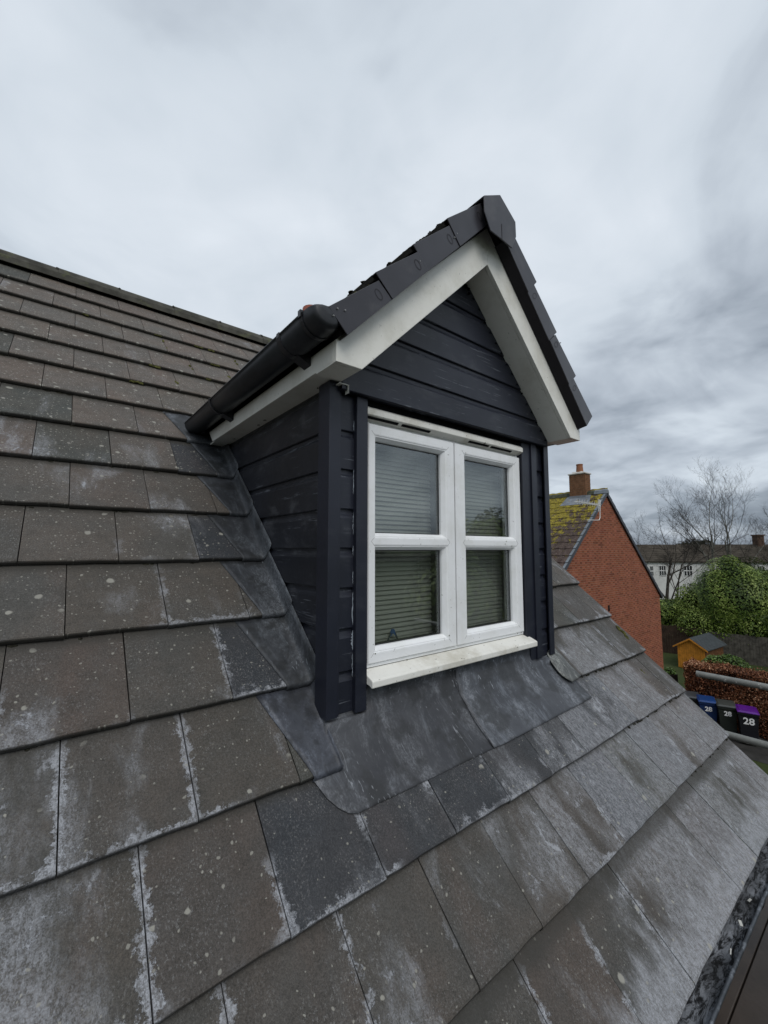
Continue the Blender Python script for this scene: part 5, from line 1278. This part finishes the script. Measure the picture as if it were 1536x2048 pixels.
# ============================================================ wheelie bins
digit_m = plain('white_vinyl', (.75, .75, .75), .5, .3, .05)
def wheelie(x, y, rot, bodycol, lidcol, label, num, lidh=0.0):
    t = thing('wheelie_bin', label, 'wheelie bin', (0, 0, 0), 'wheelie bins in front of the beech hedge')
    bmat = plain('bin_body', bodycol, .45, .4, .15, 4); lmat = plain('bin_lid', lidcol, .35, .45, .12, 5)
    dk = bpy.data.materials.get('bin_rubber') or plain('bin_rubber', (.012, .012, .013), .7, .3, .1)
    # local: front faces -x, width along y
    def fr(z): t_ = z / .98; return (-.20 - .06 * t_, .19 + .045 * t_)
    mb = MB(); zs = [.06, .30, .60, .86, .90, .96]; vs_ = []
    for i, z in enumerate(zs):
        xf, w2 = fr(z); e = .018 if i >= 4 else 0
        for (xx, yy) in ((xf - e, -w2 - e), (.25 + e, -w2 - e), (.25 + e, w2 + e), (xf - e, w2 + e)): vs_.append((xx, yy, z))
    n = len(zs); fs = [(i * 4 + k, i * 4 + (k + 1) % 4, (i + 1) * 4 + (k + 1) % 4, (i + 1) * 4 + k) for i in range(n - 1) for k in range(4)] + [(0, 1, 2, 3), (n * 4 - 4, n * 4 - 3, n * 4 - 2, n * 4 - 1)]
    parts = [mb.add(vs_, fs).build('body', bmat, t, bevel=.012, seg=2)]
    lid = MB(); lid.add([(-.30, -.262, .965), (.29, -.262, .965), (.29, .262, .965), (-.30, .262, .965), (-.30, -.262, .99), (.29, -.262, 1.02), (.29, .262, 1.02), (-.30, .262, .99), (-.24, -.20, 1.015), (.22, -.20, 1.055), (.22, .20, 1.055), (-.24, .20, 1.015)],
                        [(3, 2, 1, 0), (0, 1, 5, 4), (1, 2, 6, 5), (2, 3, 7, 6), (3, 0, 4, 7), (4, 5, 9, 8), (5, 6, 10, 9), (6, 7, 11, 10), (7, 4, 8, 11), (8, 9, 10, 11)])
    parts.append(lid.build('lid', lmat, t, bevel=.010, seg=2))
    parts.append(MB().tube([(.33, -.22, .98), (.33, .22, .98)], .016, 10).build('handle', bmat, t))
    for s_ in (-1, 1): parts.append(MB().tube([(.22, s_ * .215, .10), (.22, s_ * .265, .10)], .10, 18).build('wheel', dk, t))
    parts.append(MB().tube([(.22, -.22, .10), (.22, .22, .10)], .012, 8).build('axle', dk, t))
    if num:
        cu = bpy.data.curves.new('num', 'FONT'); cu.body = '28'; cu.size = num; cu.align_x = 'CENTER'; cu.align_y = 'CENTER'; cu.extrude = .002; cu.offset = .006
        tmp = bpy.data.objects.new('tmp', cu); COL.objects.link(tmp); bpy.context.view_layer.update()
        me = bpy.data.meshes.new_from_object(tmp.evaluated_get(bpy.context.evaluated_depsgraph_get())); bpy.data.objects.remove(tmp)
        me.materials.clear(); me.materials.append(digit_m); xf, _ = fr(.70 if num < .2 else .66)
        Mx = Matrix(((0, 0, -1, xf - .012), (-1, 0, 0, 0), (0, 1, 0, .76 if num < .2 else .72), (0, 0, 0, 1)))
        Mx = Mx @ Matrix.Rotation(R(3.5), 4, 'X'); me.transform(Mx)
        o = bpy.data.objects.new('house_number', me); finish(o, t); parts.append(o)
    t.location = (x, y, GZ + .008); t.rotation_euler = (0, 0, R(rot)); return t
RB = 22
wheelie(16.02, 4.16, RB, (.020, .022, .022), (.050, .055, .060), 'grey lidded wheelie bin farthest left, its number hidden behind the tile verge', 0)
wheelie(15.92, 3.70, RB + 2, (.006, .022, .085), (.010, .045, .17), 'dark blue wheelie bin with a blue lid and a white 28', .19)
wheelie(15.92, 3.20, RB, (.018, .022, .018), (.050, .055, .050), 'black wheelie bin with a grey green lid and a white 28', .19)
wheelie(15.80, 2.66, RB - 4, (.008, .008, .012), (.085, .008, .20), 'black wheelie bin with a bright purple lid and a larger white 28', .27)
